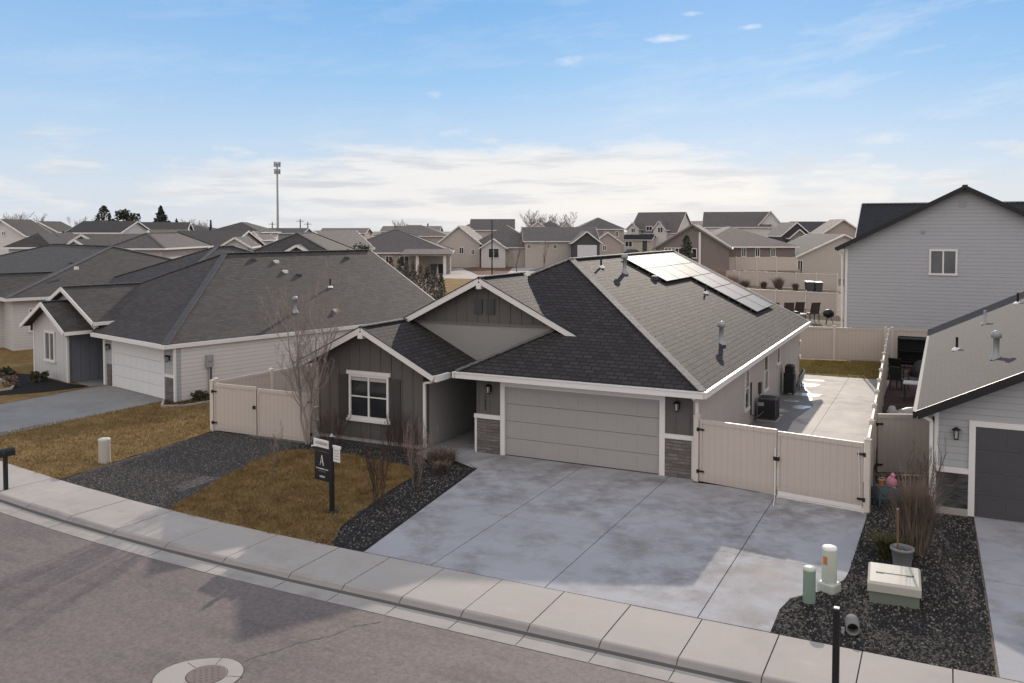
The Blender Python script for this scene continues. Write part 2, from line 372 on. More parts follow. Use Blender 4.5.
# one long crack in the asphalt running from the gutter towards the manhole
mb = MB(); rr_ = random.Random(5); ck = [(3.05,-11.0),(2.75,-11.35),(2.62,-11.8),(2.30,-12.25),(2.12,-12.7),(1.95,-13.0),(1.86,-13.3)]
pts_ = []
for a_, b_ in zip(ck, ck[1:]):
    for k in range(5): pts_.append((a_[0]+(b_[0]-a_[0])*k/5+rr_.gauss(0,.018), a_[1]+(b_[1]-a_[1])*k/5+rr_.gauss(0,.018)))
for a_, b_ in zip(pts_, pts_[1:]):
    w_ = rr_.uniform(.004,.013); mb.poly([(a_[0]-w_,a_[1],ZR+.004),(b_[0]-w_,b_[1],ZR+.004),(b_[0]+w_,b_[1],ZR+.004),(a_[0]+w_,a_[1],ZR+.004)])
struct('road_crack', mb, M['joint'])
# manhole with concrete collar
mh = thing('manhole', 'round iron manhole cover in a teardrop concrete collar set in the road', 'manhole', (1.66,-13.84,ZR)); mh.scale = (.9,.9,1)
mb = MB()
def ring(pts_in, pts_out, z, mi=0):
    n = len(pts_in)
    for i in range(n):
        j = (i+1) % n; mb.poly([(*pts_in[i],z),(*pts_out[i],z),(*pts_out[j],z),(*pts_in[j],z)], mi)
n = 40
ins = [(.36*cos(2*pi*k/n), .36*sin(2*pi*k/n)) for k in range(n)]
outs = []
for k in range(n):
    a = 2*pi*k/n; r = .62 + .28*max(0, cos(a-R(215)))**2; outs.append((r*cos(a), r*sin(a)))
outs2 = [(p[0]*1.03, p[1]*1.03) for p in outs]
ring(ins, outs, .008); o = mb.build('collar', M['conc_g'], mh)
mb = MB(); ring(outs, outs2, .006)
for a in (20, 110, 165, 250, 320):
    d = Vector((cos(R(a)), sin(R(a)), 0)); mb.bar(d*.37+Vector((0,0,.007)), d*.66+Vector((0,0,.007)), .012, .006)
mb.build('joint_line', M['joint'], mh)
mb = MB(); mb.lathe([(.35,0),(.35,.012),(.33,.014)], n=32)
for i in range(-4,5):
    for j in range(-4,5):
        if i*i+j*j < 17 and (i+j) % 2 == 0: mb.box(i*.07-.02, i*.07+.02, j*.07-.008, j*.07+.008, .013, .019)
mb.build('cover', m_paint('rusty_iron', (.17,.135,.12), .7, .2), mh)

# ------------------------------------------------------------------ flat surfaces of the lots
def sheet(name, pts, z, m):
    mb = MB(); pts = [(p[0],p[1],z) for p in pts]
    n = sum(pts[i][0]*pts[(i+1)%len(pts)][1]-pts[(i+1)%len(pts)][0]*pts[i][1] for i in range(len(pts)))
    if n < 0: pts.reverse()
    mb.poly(pts); return struct(name, mb, m)
def edge(s0, s1, o=0.0, step=.5):
    r = []; s = s0
    while s < s1: r.append(off(cp_at(s), o)); s += step
    r.append(off(cp_at(s1), o)); return r
def rag(poly, seed, amp=.07, step=.28):
    """the same outline with a ragged, grown edge"""
    rr = random.Random(seed); out = []
    for i in range(len(poly)):
        a, b = Vector(poly[i]), Vector(poly[(i+1) % len(poly)]); n = max(1, int((b-a).length/step))
        for k in range(n):
            p = a.lerp(b, k/n); out.append((p.x+rr.uniform(-amp,amp), p.y+rr.uniform(-amp,amp)))
    return out
# left gravel yard and dormant lawn of the main lot
LG = edge(-11.0, .9, -.01) + [(-.02,-1.7),(-.9,-1.0),(-2.5,-.9),(-2.6,1.5),(-10.3,1.5),(-10.45,-1.7)]
sheet('gravel_yard', LG, -.012, M['gravel'])
LAWN = edge(-6.2, -.9, .02) + [(-.55,-7.6),(-1.15,-4.6),(-1.35,-3.1),(-1.8,-2.45),(-3.2,-2.2),(-5.2,-2.05),(-6.3,-2.4),(-6.65,-3.0),(-6.3,-4.6),(-5.85,-6.3),(-5.45,-7.4)]; LAWN = rag(LAWN, 3)
sheet('lawn', LAWN, -.004, M['lawn'])
sheet('mulch_bed', [(-.92,-8.58)] + [(.88,-8.58),(-.04,-1.72),(-.95,-1.1),(-2.6,-.98),(-6.5,-.98),(-6.5,-2.3),(-5.2,-2.0),(-3.2,-2.15),(-1.8,-2.4),(-1.3,-3.1),(-1.1,-4.6),(-.5,-7.6)], -.008, M['mulch_b'])
# neighbour's lawn on the left
LL = rag(edge(-18.2, -11.0, .02) + [(-10.47,-1.75),(-10.3,6),(-15.6,6)], 4, .05)
sheet('neighbour_lawn', LL, -.004, M['lawn'])
# driveway of the main house: slabs with joints
def conc_slabs(name, polys, m, th=.1, z=.0):
    mb = MB()
    for p in polys: mb.slab([(x,y,z) for x,y in p], th)
    return struct(name, mb, m)
xl = lambda y: .93 + (y+8.6)*(-.97/6.9)      # left edge of the driveway
ys = [-8.6, -5.15, -1.72]; g = .010; polys = []
for y0, y1 in zip(ys, ys[1:]):
    polys.append([(xl(y0),y0),(2.62-g,y0),(2.62-g,y1-g),(xl(y1-g),y1-g)])
    polys.append([(2.62+g,y0),(5.2-g,y0),(5.2-g,y1-g),(2.62+g,y1-g)])
    polys.append([(5.2+g,y0),(8.2-g,y0),(8.2-g,y1-g),(5.2+g,y1-g)])
polys += [[(-.04,-1.72),(2.62-g,-1.72),(2.62-g,.0),(-1.0,.0),(-1.0,-1.0)], [(2.62+g,-1.72),(5.2-g,-1.72),(5.2-g,0),(2.62+g,0)], [(5.2+g,-1.72),(8.2-g,-1.72),(8.2-g,0),(5.2+g,0)],
          [(8.2+g,-5.15),(10.42,-5.15),(10.46,-1.72),(10.46,.2),(8.2+g,.2)],
          [(8.2+g,-8.6),(9.47,-8.6),(9.46,-7.6),(9.56,-7.0),(9.85,-6.62),(10.2,-6.2),(10.38,-5.6),(10.42,-5.15-g),(8.2+g,-5.15-g)]]
conc_slabs('driveway', polys, M['conc_d'])
conc_slabs('porch_floor', [[(-2.58,-.98),(-1.0-g,-.98),(-1.0-g,3.0),(-2.58,3.0)], [(-2.58,-.98-g),(-1.95,-1.5),(-1.0,-1.28),(-.1,-1.74),(-1.0-g,-.98-g)]], M['conc_d'], .1, .004)
mb = MB(); mb.poly([(.95,-8.58,-.02),(9.45,-8.58,-.02),(10.4,-5,-.02),(10.4,0,-.02),(-1,0,-.02)]); struct('driveway_bed', mb, M['joint'])
# patio beside the house, back lawn
pp = []; g = .006
for y0, y1 in ((-.3,3.6),(3.6,7.7),(7.7,11.8),(11.8,15.8),(15.8,19.75)):
    for x0, x1 in ((5.92,8.1),(8.1,9.98)): pp.append([(x0+g,y0+g),(x1-g+ (0.18 if x1>9 and y0<10 else -.12 if x1>9 else 0),y0+g),(x1-g+(.18 if x1>9 and y0<10 else -.12 if x1>9 else 0),y1-g),(x0+g,y1-g)])
conc_slabs('patio', pp, M['conc_p'])
sheet('wet_concrete', [(5.95,2.0),(7.0,2.4),(7.35,6.0),(7.2,9.0),(7.5,12),(7.1,14.6),(6.6,16.2),(5.95,16.5)], .005, m_concrete('wet_concrete', (.17,.165,.16), (.1,.095,.09), .5, .45))
pm, _nt, _b = mat('puddle_pale_sheen', .22, .8); L(_nt, mixc(_nt, noise(_nt, objc(_nt), 3, 3), (.42,.42,.42), (.6,.59,.58)), _b.inputs['Base Color']); _b.inputs['Coat Weight'].default_value = 1; _b.inputs['Coat Roughness'].default_value = .2  # whitish base colour stands in for the bright sky reflection
def blob(name, cx, cy, rx, ry, z, m, seed):
    rr = random.Random(seed); n = 28; ph = [rr.uniform(0,6.28) for _ in range(4)]
    sheet(name, [(cx+rx*cos(2*pi*k/n)*(1+.18*sin(2*2*pi*k/n+ph[0])+.12*sin(3*2*pi*k/n+ph[1])+.06*sin(5*2*pi*k/n+ph[2])), cy+ry*sin(2*pi*k/n)*(1+.15*sin(2*2*pi*k/n+ph[3])+.1*sin(4*2*pi*k/n+ph[1]))) for k in range(n)], z, m)
for i, (x, y, rx, ry) in enumerate(((6.9,14.4,.75,.42),(6.55,16.8,.55,.6),(7.1,11.6,.33,.42),(6.45,10.6,.3,.36),(6.55,12.7,.28,.3),(6.8,18.2,.5,.3),(6.5,9.7,.3,.2))): blob('puddle', x, y, rx, ry, .009, pm, i)
sheet('back_lawn', [(-8.0,19.6),(9.75,19.8),(9.45,25.6),(5.3,24.9),(-8.0,22.4)], -.004, M['lawn_b'])
# right gravel bed and the right neighbour's driveway
RB = [(9.47,-8.6),(12.9,-8.6),(12.78,-.2),(11.95,-.2),(11.95,3.4),(10.3,2.6),(10.46,-1.7),(10.42,-5.2),(10.38,-5.6),(10.2,-6.2),(9.85,-6.62),(9.56,-7.0),(9.46,-7.6)]
sheet('gravel_bed', RB, -.012, M['mulch_b'])
conc_slabs('neighbour_driveway', [[(12.95,-8.6),(15.5-g,-8.6),(15.5-g,-4.4),(12.88,-4.4)], [(15.5+g,-8.6),(18.3,-8.6),(18.3,-4.4),(15.5+g,-4.4)], [(12.88,-4.38),(15.5-g,-4.38),(15.5-g,-.15),(12.8,-.15)], [(15.5+g,-4.38),(18.3,-4.38),(18.3,-.15),(15.5+g,-.15)]], M['conc_d'])

# ------------------------------------------------------------------ building helpers
def window(root, face, c, u0, u1, z0, z1, fr=.07, mull=1, rail=False, trim=None, glass=None, out=.05):
    """face: 'F' (looks to -y), 'B', 'R' (looks to +x), 'L'; c = plane coordinate; frame child of the house, pane child of the frame"""
    sgn = {'F':-1,'B':1,'R':1,'L':-1}[face]
    def bx(mb, a0, a1, b0, b1, d0, d1):
        d0, d1 = c+sgn*d0, c+sgn*d1
        if face in 'FB': mb.box(a0, a1, d0, d1, b0, b1)
        else: mb.box(d0, d1, a0, a1, b0, b1)
    mb = MB()
    bx(mb, u0, u1, z1-fr, z1, .003, out); bx(mb, u0-.03, u1+.03, z0-.01, z0+fr, .003, out+.02)
    bx(mb, u0, u0+fr, z0+fr, z1-fr, .003, out); bx(mb, u1-fr, u1, z0+fr, z1-fr, .003, out)
    for k in range(mull):
        x = u0+(u1-u0)*(k+1)/(mull+1); bx(mb, x-fr*.4, x+fr*.4, z0+fr, z1-fr, .003, out*.8)
    if rail: bx(mb, u0+fr, u1-fr, (z0+z1)/2-.02, (z0+z1)/2+.02, .003, out*.7)
    w = mb.build('window', trim or M['white'], root)
    mb = MB(); bx(mb, u0+fr*.9, u1-fr*.9, z0+fr*.9, z1-fr*.9, .002, .014); mb.build('pane', glass or M['glass'], w)
    if fr < .081:
        mb = MB(); bx(mb, u0+fr, u1-fr, z1-fr-.13, z1-fr, .015, .020); mb.build('blind', M['taupe_r'] if 'taupe_r' in M else M['white'], w)
    return w
def garage_door(root, c, u0, u1, z1, m, trim=None, tw=.13, lites=False, z0=0.01):
    """sectional door on the front (-y) face in plane y=c"""
    mb = MB(); rows = 4; cols = 4 if u1-u0 < 3.4 else 8
    hr = (z1-z0)/rows
    for r in range(rows):
        a, b = z0+r*hr+.006, z0+(r+1)*hr-.006
        mb.box(u0, u1, c-.03, c-.004, a, b)
        cw = (u1-u0)/cols
        for k in range(cols):
            x0, x1 = u0+k*cw+.06, u0+(k+1)*cw-.06; mb.box(x0, x1, c-.037, c-.031, a+.09, b-.09)
    d = mb.build('garage_door', m, root)
    if trim:
        mb = MB(); mb.box(u0-tw, u0, c-.045, c-.002, 0, z1+tw); mb.box(u1, u1+tw, c-.045, c-.002, 0, z1+tw); mb.box(u0, u1, c-.047, c-.002, z1, z1+tw); mb.build('door_trim', trim, root)
    return d
def coach_light(root, x, y, z):
    mb = MB(); mb.box(x-.055, x+.055, y-.02, y-.002, z-.10, z+.12); mb.bar((x,y-.02,z+.09),(x,y-.12,z+.10),.025,.025)
    mb.lathe([(.02,.16),(.10,.10),(.105,.085),(.06,.08)][::-1], (x,y-.13,z), 8); mb.lathe([(.05,-.14),(.06,-.12),(.06,-.11)], (x,y-.13,z), 8)
    for a in range(4): mb.bar((x+.05*cos(a*pi/2+.78), y-.13+.05*sin(a*pi/2+.78), z-.12),(x+.065*cos(a*pi/2+.78), y-.13+.065*sin(a*pi/2+.78), z+.08),.012,.012)
    o = mb.build('coach_light', M['black'], root)
    mb = MB(); mb.lathe([(.042,-.11),(.052,.075)], (x,y-.13,z), 8); mb.build('lamp_glass', M['lampglass'], o); return o
def roof_vent(root, p, kind, slope_m=None):
    x, y, z = p; mb = MB()
    if kind == 'pipe':
        mb.lathe([(.15,-.02),(.13,.03),(.055,.06),(.05,.5)], (x,y,z), 10); o = mb.build('vent_pipe', M['grey'], root)
    elif kind == 'black':
        mb.lathe([(.04,-.05),(.04,.42)], (x,y,z), 8); o = mb.build('vent_pipe', M['black'], root); mb = MB(); mb.lathe([(.16,-.03),(.13,.03),(.05,.07)], (x,y,z), 10); mb.build('flashing', M['white'], o)
    elif kind == 'flue':
        mb.lathe([(.17,-.04),(.14,.05),(.075,.12),(.075,.55),(.13,.56),(.13,.70),(.03,.76)], (x,y,z), 12); o = mb.build('flue', M['grey'], root)
    else:
        mb.bbox(x-.12,x+.12,y-.12,y+.12,z-.08,z+.10,.025); o = mb.build('roof_vent', M['white'] if kind == 'white' else M['dgrey'], root)
    return o
def downspout(root, pts, m=None):
    mb = MB()
    for a, b in zip(pts, pts[1:]): mb.bar(a, b, .085, .07)
    return mb.build('downspout', m or M['white'], root)

# ------------------------------------------------------------------ the main house
H = thing('house', 'dark taupe house with two-car garage and solar panels on the roof', 'house', (0,0,0), 0, 'houses of the neighbourhood')
EZ = 2.56
# walls: dark boards and battens in front
mb = MB()
def battens(mb, x0, x1, y, z0f, z1f, step=.41):
    x = x0+.02
    while x < x1:
        mb.box(x-.022, x+.022, y-.02, y-.001, z0f, z1f(x)); x += step
LX0, LX1, LY = -6.72, -2.62, -.55
lz = lambda x: 3.83-.5*abs(x+4.66)-.06
mb.poly([(LX0,LY,.12),(LX1,LY,.12),(LX1,LY,lz(LX1)),(-4.66,LY,lz(-4.66)),(LX0,LY,lz(LX0))])
mb.poly([(LX0,LY,.12),(LX0,LY,lz(LX0)),(LX0,6,lz(LX0)),(LX0,6,.12)])
battens(mb, LX0, LX1, LY, .12, lz)
mb.box(LX1-.35, LX1+.004, LY+.001, LY+.36, .12, 2.44)
mb.box(LX0, LX1, LY+.05, LY+.3, -.02, .119, 1)
# garage piers and header
mb.box(-1.0, -.13, 0, .3, 0, 2.5); mb.box(5.03, 5.86, 0, .3, 0, 2.5); mb.box(-.13, 5.03, 0.002, .3, 2.14, 2.5)
for x in (-.93,-.55,5.35,5.75): mb.box(x-.02, x+.02, -.016, -.001, 1.2, 2.5)
# upper gable of the set-back wall (dark)
gz = lambda x: 5.35-.5*abs(x+1.76)-.05
GY = 1.95
mb.poly([(-4.85,GY,3.72),(1.36,GY,3.80),(-1.76,GY,gz(-1.76)-.02)])
x = -4.5
while x < 1.2:
    zt = gz(x); 
    if zt > 3.83: mb.box(x-.022, x+.022, GY-.02, GY-.001, 3.78, zt)
    x += .41
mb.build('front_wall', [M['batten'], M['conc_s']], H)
mb = MB()
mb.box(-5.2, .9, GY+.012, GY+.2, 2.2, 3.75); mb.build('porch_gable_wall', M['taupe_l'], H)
mb = MB(); mb.bar((-4.9,GY-.012,3.745),(1.35,GY-.012,3.80),.03,.07); mb.build('band_board', m_paint('taupe_trim', (.16,.15,.145)), H)
mb = MB()
for x in (-1.98,-1.52): 
    mb.box(x-.16,x+.16,GY-.05,GY-.022,4.12,4.62)
    for k in range(7): mb.box(x-.13,x+.13,GY-.058,GY-.05,4.15+k*.065,4.19+k*.065)
mb.build('gable_vent', M['dgrey'], H)
# side and rear walls (lighter taupe), porch walls
mb = MB()
mb.box(5.6, 5.9, .3, 19.4, -.02, 2.5); mb.box(5.86, 5.9, .0, .3, -.02, 2.5)
mb.poly([(5.9,19.4,-.02),(-6.55,19.4,-.02),(-6.55,19.4,2.5),(-.33,19.4,5.75),(5.9,19.4,2.5)])
mb.poly([(-6.55,19.4,-.02),(-6.55,5.9,-.02),(-6.55,5.9,2.5),(-6.55,19.4,2.5)])
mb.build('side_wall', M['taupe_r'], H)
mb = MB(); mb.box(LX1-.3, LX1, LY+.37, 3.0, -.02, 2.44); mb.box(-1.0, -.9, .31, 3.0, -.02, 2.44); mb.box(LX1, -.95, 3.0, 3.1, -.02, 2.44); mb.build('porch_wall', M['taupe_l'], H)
mb = MB(); mb.box(-2.3, -1.35, 2.95, 2.998, .02, 2.1); d = mb.build('front_door', m_paint('entry_door', (.09,.08,.075)), H)
mb = MB(); mb.lathe([(.03,-.04),(.03,.04)], (-1.45,2.93,1.0), 8); mb.build('door_handle', M['grey'], d)
# roofs
top = EZ+.5*6.58; TH = .11
mb = MB()
A=(-1.44,-.52,EZ); B=(6.25,-.52,EZ); C=(-.33,6.06,top); D=(-1.43,4.96,top-.55); E1=(1.06,1.98,EZ+1.25); D2=(-1.9,4.49,EZ+.5*5.01)
mb.slab([A,B,C,D2,E1], TH)
mb.slab([B,(6.25,19.75,EZ),(-.33,19.75,top),C], TH)
mb.slab([C,(-.33,19.75,top),(-6.9,19.75,EZ),(-6.9,4.8,EZ),(-2.69,3.7,top-1.18),D], TH)
mb.slab([A,E1,(-1.44,2.0,EZ)], TH)
# left wing gable
mb.slab([(-4.66,-1.0,3.83),(-1.94,-1.0,2.47),(-1.94,2.3,2.47),(-4.66,5.5,3.83)], TH)
mb.slab([(-4.66,-1.0,3.83),(-4.66,5.5,3.83),(-7.38,5.5,2.47),(-7.38,-1.0,2.47)], TH)
# set-back middle gable
mb.slab([(-1.76,1.6,5.35),(1.70,1.6,3.62),(-1.76,5.06,5.35)], TH)
mb.slab([(-1.76,1.6,5.35),(-1.76,5.06,5.35),(-4.9,5.06,3.78),(-4.9,1.6,3.78)], TH)
mb.build('roof', M['shingle'], H)
mb = MB()
def cap(mb, p, q, w=.24, h=.035):
    p, q = Vector(p), Vector(q); n = max(2, int((q-p).length/.28)); 
    for i in range(n):
        a, b = p.lerp(q, i/n), p.lerp(q, (i+1)/n); mb.bar(a+Vector((0,0,.02)), b+Vector((0,0,.034)), w, h)
def caps(root, lines, m):
    for l in lines:
        mb = MB(); cap(mb, *l); mb.build('ridge_cap', m, root)
caps(H, [(B,C),(C,(-.33,19.7,top)),(A,E1,.2),((-4.66,-.95,3.83),(-4.66,1.7,3.83),.2),((-1.76,1.65,5.35),(-1.76,5.0,5.35),.2),(D,C,.2)], M['cap'])
# fascia, rake boards and gutters
mb = MB()
mb.box(-1.46, 6.27, -.60, -.522, EZ-.19, EZ+.0); mb.box(-1.46,6.27,-.622,-.60,EZ-.03,EZ+.012)
mb.box(6.25, 6.34, -.52, 19.75, EZ-.19, EZ-.01); mb.box(6.34,6.36,-.6,19.75,EZ-.05,EZ-.005); mb.box(-1.53,-1.442,-.6,1.9,EZ-.19,EZ-.005)
mb.box(-1.938, -1.84, -1.0, 1.9, 2.27, 2.46)
def rake(mb, p, q, y, h=.19, drop=.0):
    p, q = Vector((p[0],y,p[1]-h/2-drop)), Vector((q[0],y,q[1]-h/2-drop)); mb.bar(p, q, .05, h)
rake(mb, (-4.66,3.83), (-1.94,2.47), -1.028); rake(mb, (-7.38,2.47), (-4.66,3.83), -1.028)
rake(mb, (-1.76,5.35), (1.78,3.58), 1.572); rake(mb, (-4.75,3.85), (-1.76,5.35), 1.572)
mb.bar((-.33,19.78,top-.1),(6.3,19.78,EZ-.1),.05,.19)
for (x,y,z) in ((-4.66,-1.04,3.66),(-1.76,1.56,5.18)): mb.box(x-.09, x+.09, y-.03, y+.3, z-.2, z)
mb.build('fascia', M['white'], H)
# dark drip edge along the rakes
for p, q, y in (((-4.66,3.86),(-1.94,2.50),-1.03),((-7.38,2.5),(-4.66,3.86),-1.03),((-1.76,5.38),(1.78,3.61),1.57),((-4.75,3.88),(-1.76,5.38),1.57)):
    mb = MB(); mb.bar((p[0],y,p[1]-.012),(q[0],y,q[1]-.012),.07,.03); mb.build('drip_edge', M['shingle_d'], H)
mb = MB()
mb.box(-1.44, 6.24, -.51, .28, 2.455, 2.47); mb.box(5.9, 6.24, .28, 19.5, 2.455, 2.47); mb.box(-2.62,-1.0,-.2,3.0,2.45,2.46); mb.build('soffit', M['taupe_l'], H)
# trims, stone, garage door
garage_door(H, .06, .0, 4.9, 2.13, M['door'])
mb = MB()
mb.box(-.15,-.0,-.04,.1,0,2.30); mb.box(4.9,5.06,-.04,.1,0,2.30); mb.box(0,4.9,-.038,.1,2.135,2.30)
mb.box(-1.06,-.152,-.06,-.001,1.08,1.21); mb.box(5.062,5.9,-.06,-.001,1.08,1.21)
mb.box(-1.05,-.97,-.03,.04,0,1.08); mb.box(5.82,5.92,-.03,.04,0,1.08)
mb.build('garage_trim', M['white'], H)
for a, b in ((-.968,-.152),(5.062,5.818)):
    mb = MB(); mb.box(a, b, -.045, -.001, 0, 1.078); mb.build('stone_veneer', M['stone'], H)
coach_light(H, -.52, -.0, 2.02); coach_light(H, 5.42, -.0, 2.02)
window(H, 'F', LY-.02, -5.44, -3.88, .78, 2.22, .075, 1, True, out=.06)
mb = MB(); mb.box(-5.52,-3.80,LY-.10,LY-.022,2.22,2.34); mb.build('window_head', M['white'], H)
mb = MB(); mb.box(-5.52,-3.80,LY-.11,LY-.022,.68,.77); mb.build('window_sill', M['white'], H)
for a, b in ((-5.88,-5.50),(-3.82,-3.44)):
    mb = MB(); mb.box(a, b, LY-.055, LY-.022, .68, 2.16)
    for k in range(1,22): mb.box(a+.05, b-.05, LY-.066, LY-.054, .70+k*.064, .735+k*.064)
    mb.build('shutter', M['shutter'], H)
window(H, 'R', 5.9, 6.62, 7.40, .62, 2.18, .08, 0, True); window(H, 'R', 5.9, 10.2, 11.05, .72, 2.25, .08, 0, True); window(H, 'R', 5.9, 13.0, 13.75, 1.35, 2.2, .08, 0, False)
downspout(H, [(-1.9,-.95,2.33),(-2.2,-.72,2.2),(-2.53,-.60,2.13),(-2.53,-.60,.08)])
downspout(H, [(6.0,-.56,2.38),(6.0,-.40,2.30),(5.98,-.08,2.2),(5.98,-.06,.05)])
# house number, set one below the other
cu = bpy.data.curves.new('digits', 'FONT'); cu.body = '1\n6\n2\n2'; cu.size = .15; cu.space_line = .85; cu.extrude = .006; cu.align_x = 'CENTER'
to = bpy.data.objects.new('digits', cu); COL.objects.link(to); bpy.context.view_layer.update()
me = bpy.data.meshes.new_from_object(to.evaluated_get(bpy.context.evaluated_depsgraph_get())); bpy.data.objects.remove(to)
me.materials.clear(); me.materials.append(M['black'])
o = bpy.data.objects.new('house_number', me); COL.objects.link(o); o.parent = H; o.location = (-.68,-.022,1.72); o.rotation_euler = (R(90),0,0)
# solar panels
def on_slope(x, y, h=0.0):
    """point h above the right-hand roof slope"""
    return Vector((x + h*.447, y, EZ+.5*(6.25-x) + h*.894))
def solar(x0, x1, y0, y1):
    q = [on_slope(x0,y0,.13), on_slope(x1,y0,.13), on_slope(x1,y1,.13), on_slope(x0,y1,.13)]
    mb = MB(); n = Vector((.447,0,.894)); lo = [p - n*.04 for p in q]
    mb.poly(list(reversed(lo)))
    for i in range(4): mb.poly([q[i], lo[i], lo[(i+1)%4], q[(i+1)%4]])
    c = sum(q, Vector())/4; inn = [c+(p-c)*(1-.03) for p in q]
    for i in range(4): mb.poly([q[i], q[(i+1)%4], inn[(i+1)%4], inn[i]])
    for i,(a,b) in enumerate(((q[0],q[1]),(q[2],q[3]))): mb.bar(a.lerp(b,.25)-n*.12, a.lerp(b,.25)-n*.04, .05, .05); mb.bar(a.lerp(b,.75)-n*.12, a.lerp(b,.75)-n*.04, .05, .05)
    p = mb.build('solar_panel', M['dgrey'], H)
    mb = MB(); mb.poly([x_ - n*.004 for x_ in inn]); mb.build('solar_cells', M['solar'], p)
for r in range(5):
    x0 = -.02+r*.965; x1 = x0+.94
    for k in range(4):
        if r > 1 and k < 2: continue
        y0 = 10.75+k*1.9; solar(x0, x1, y0, y0+1.87)
for y, x1 in ((11.4,1.85),(13.4,1.85),(15.2,4.7),(17.6,4.7)):
    mb = MB(); mb.bar(on_slope(-.1,y,.06), on_slope(x1,y,.06), .04, .05); mb.build('panel_rail', M['dgrey'], H)
mb = MB(); c = on_slope(1.5,10.35,.1); mb.bbox(c.x-.12,c.x+.12,c.y-.15,c.y+.15,c.z-.12,c.z+.05,.02); mb.build('junction_box', M['dgrey'], H)
roof_vent(H, on_slope(.88,8.6), 'flue'); roof_vent(H, on_slope(5.25,6.0), 'flue'); roof_vent(H, on_slope(2.9,13.2), 'black'); roof_vent(H, on_slope(.35,7.4), 'black')
mb = MB()
for p, r in (((5.95,19.2,.9),.05),((5.95,19.2,1.6),.06)):
    mb = MB(); mb.lathe([(r,-.1),(r*1.2,0),(r,.1)], p, 8); mb.build('wall_vent', M['white'], H)
mb = MB(); mb.box(5.9,6.0,9.2,9.45,.85,1.25); mb.tube([(5.95,9.3,.85),(5.95,9.3,.4)],.02); mb.build('disconnect_box', M['dgrey'], H); mb = MB(); mb.tube([(5.94,7.7,1.5),(5.94,7.7,.35),(6.05,8.2,.15),(6.25,8.4,.35)],.03,6); mb.build('conduit', M['dgrey'], H)

# ------------------------------------------------------------------ fences and gates
FG = 'tan vinyl fences'
def fence(label, p, q, h=1.75, step=2.4, caps=True, group=FG, z=0.0, cat='fence'):
    p, q = Vector((*p,z)), Vector((*q,z)); d = q-p; ln = d.length; a = atan2(d.y, d.x)
    t = thing('vinyl_fence', label, cat, p, a, group)
    n = max(1, round(ln/step)); w = ln/n
    first = None; fp = None
    for k in range(n):
        if first is None:
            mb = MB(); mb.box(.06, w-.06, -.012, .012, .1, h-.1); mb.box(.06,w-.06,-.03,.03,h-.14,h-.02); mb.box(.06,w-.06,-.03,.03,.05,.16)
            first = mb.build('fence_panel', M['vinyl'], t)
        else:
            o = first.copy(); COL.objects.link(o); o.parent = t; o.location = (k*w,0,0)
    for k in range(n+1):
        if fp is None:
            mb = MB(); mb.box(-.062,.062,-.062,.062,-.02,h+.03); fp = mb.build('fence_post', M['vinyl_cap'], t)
            mb = MB(); mb.box(-.075,.075,-.075,.075,h+.03,h+.055); mb.faces([(-.07,-.07,h+.055),(.07,-.07,h+.055),(.07,.07,h+.055),(-.07,.07,h+.055),(0,0,h+.11)],[(0,1,4),(1,2,4),(2,3,4),(3,0,4)]); fc = mb.build('post_cap', M['vinyl_cap'], fp)
        else:
            o = fp.copy(); COL.objects.link(o); o.parent = t; o.location = (k*w,0,0); c = fc.copy(); COL.objects.link(c); c.parent = o
    return t
def gate_leaf(root, x0, x1, h, hinge, ground=.07, slope=0.0):
    mb = MB(); mb.box(x0, x1, -.014, .014, ground+.05, h-.05); mb.box(x0, x1, -.035, .035, h-.12, h); mb.box(x0,x1,-.035,.035,ground,ground+.14); mb.box(x0,x0+.06,-.032,.032,ground+.14,h-.12); mb.box(x1-.06,x1,-.032,.032,ground+.14,h-.12)
    l = mb.build('gate_leaf', M['vinyl'], root)
    for z in (.3, h-.28):
        mb = MB(); s_ = 1 if hinge == x0 else -1
        mb.box(hinge-s_*.07, hinge+s_*.13, -.055, -.036, z-.025, z+.025); mb.box(hinge-s_*.07, hinge-s_*.01, -.09, -.05, z-.05, z+.05); mb.build('hinge', M['black'], l)
    return l
def post(root, x, h):
    mb = MB(); mb.box(x-.065,x+.065,-.065,.065,-.02,h+.04); p = mb.build('gate_post', M['vinyl_cap'], root)
    mb = MB(); mb.box(x-.08,x+.08,-.08,.08,h+.04,h+.065); mb.faces([(x-.07,-.07,h+.065),(x+.07,-.07,h+.065),(x+.07,.07,h+.065),(x-.07,.07,h+.065),(x,0,h+.12)],[(0,1,4),(1,2,4),(2,3,4),(3,0,4)]); mb.build('post_cap', M['vinyl_cap'], p)
p, q = Vector((6.0,-.14,0)), Vector((10.44,-.90,0)); d = q-p
G = thing('double_gate', 'wide tan vinyl double gate closing the patio at the top of the driveway', 'gate', p, atan2(d.y,d.x), FG)
wl = d.length
post(G, .0, 1.76); post(G, wl, 1.74)
gate_leaf(G, .10, 2.24, 1.74, .10, .02); gate_leaf(G, 2.27, wl-.1, 1.70, wl-.1, .09)
mb = MB(); mb.box(2.17,2.33,-.07,-.036,.93,1.03); mb.build('latch', M['black'], G)
mb = MB(); mb.box(2.20,2.23,-.062,-.036,.02,1.25); mb.bar((2.22,-.05,.03),(2.5,-.95,.012),.02,.02); mb.build('drop_rod', M['white'], G)
mb = MB(); mb.box(2.3,wl-.12,-.05,-.03,.035,.13); mb.build('bottom_rail', M['white'], G)
mb = MB(); mb.bar((wl-.16,-.05,.35),(wl-.2,-.05,1.5),.018,.018); mb.build('brace_rod', M['white'], G)
fence('long tan vinyl fence running back from the double gate beside the patio', (10.43,-.80), (9.47,25.4), 1.72, 2.4)
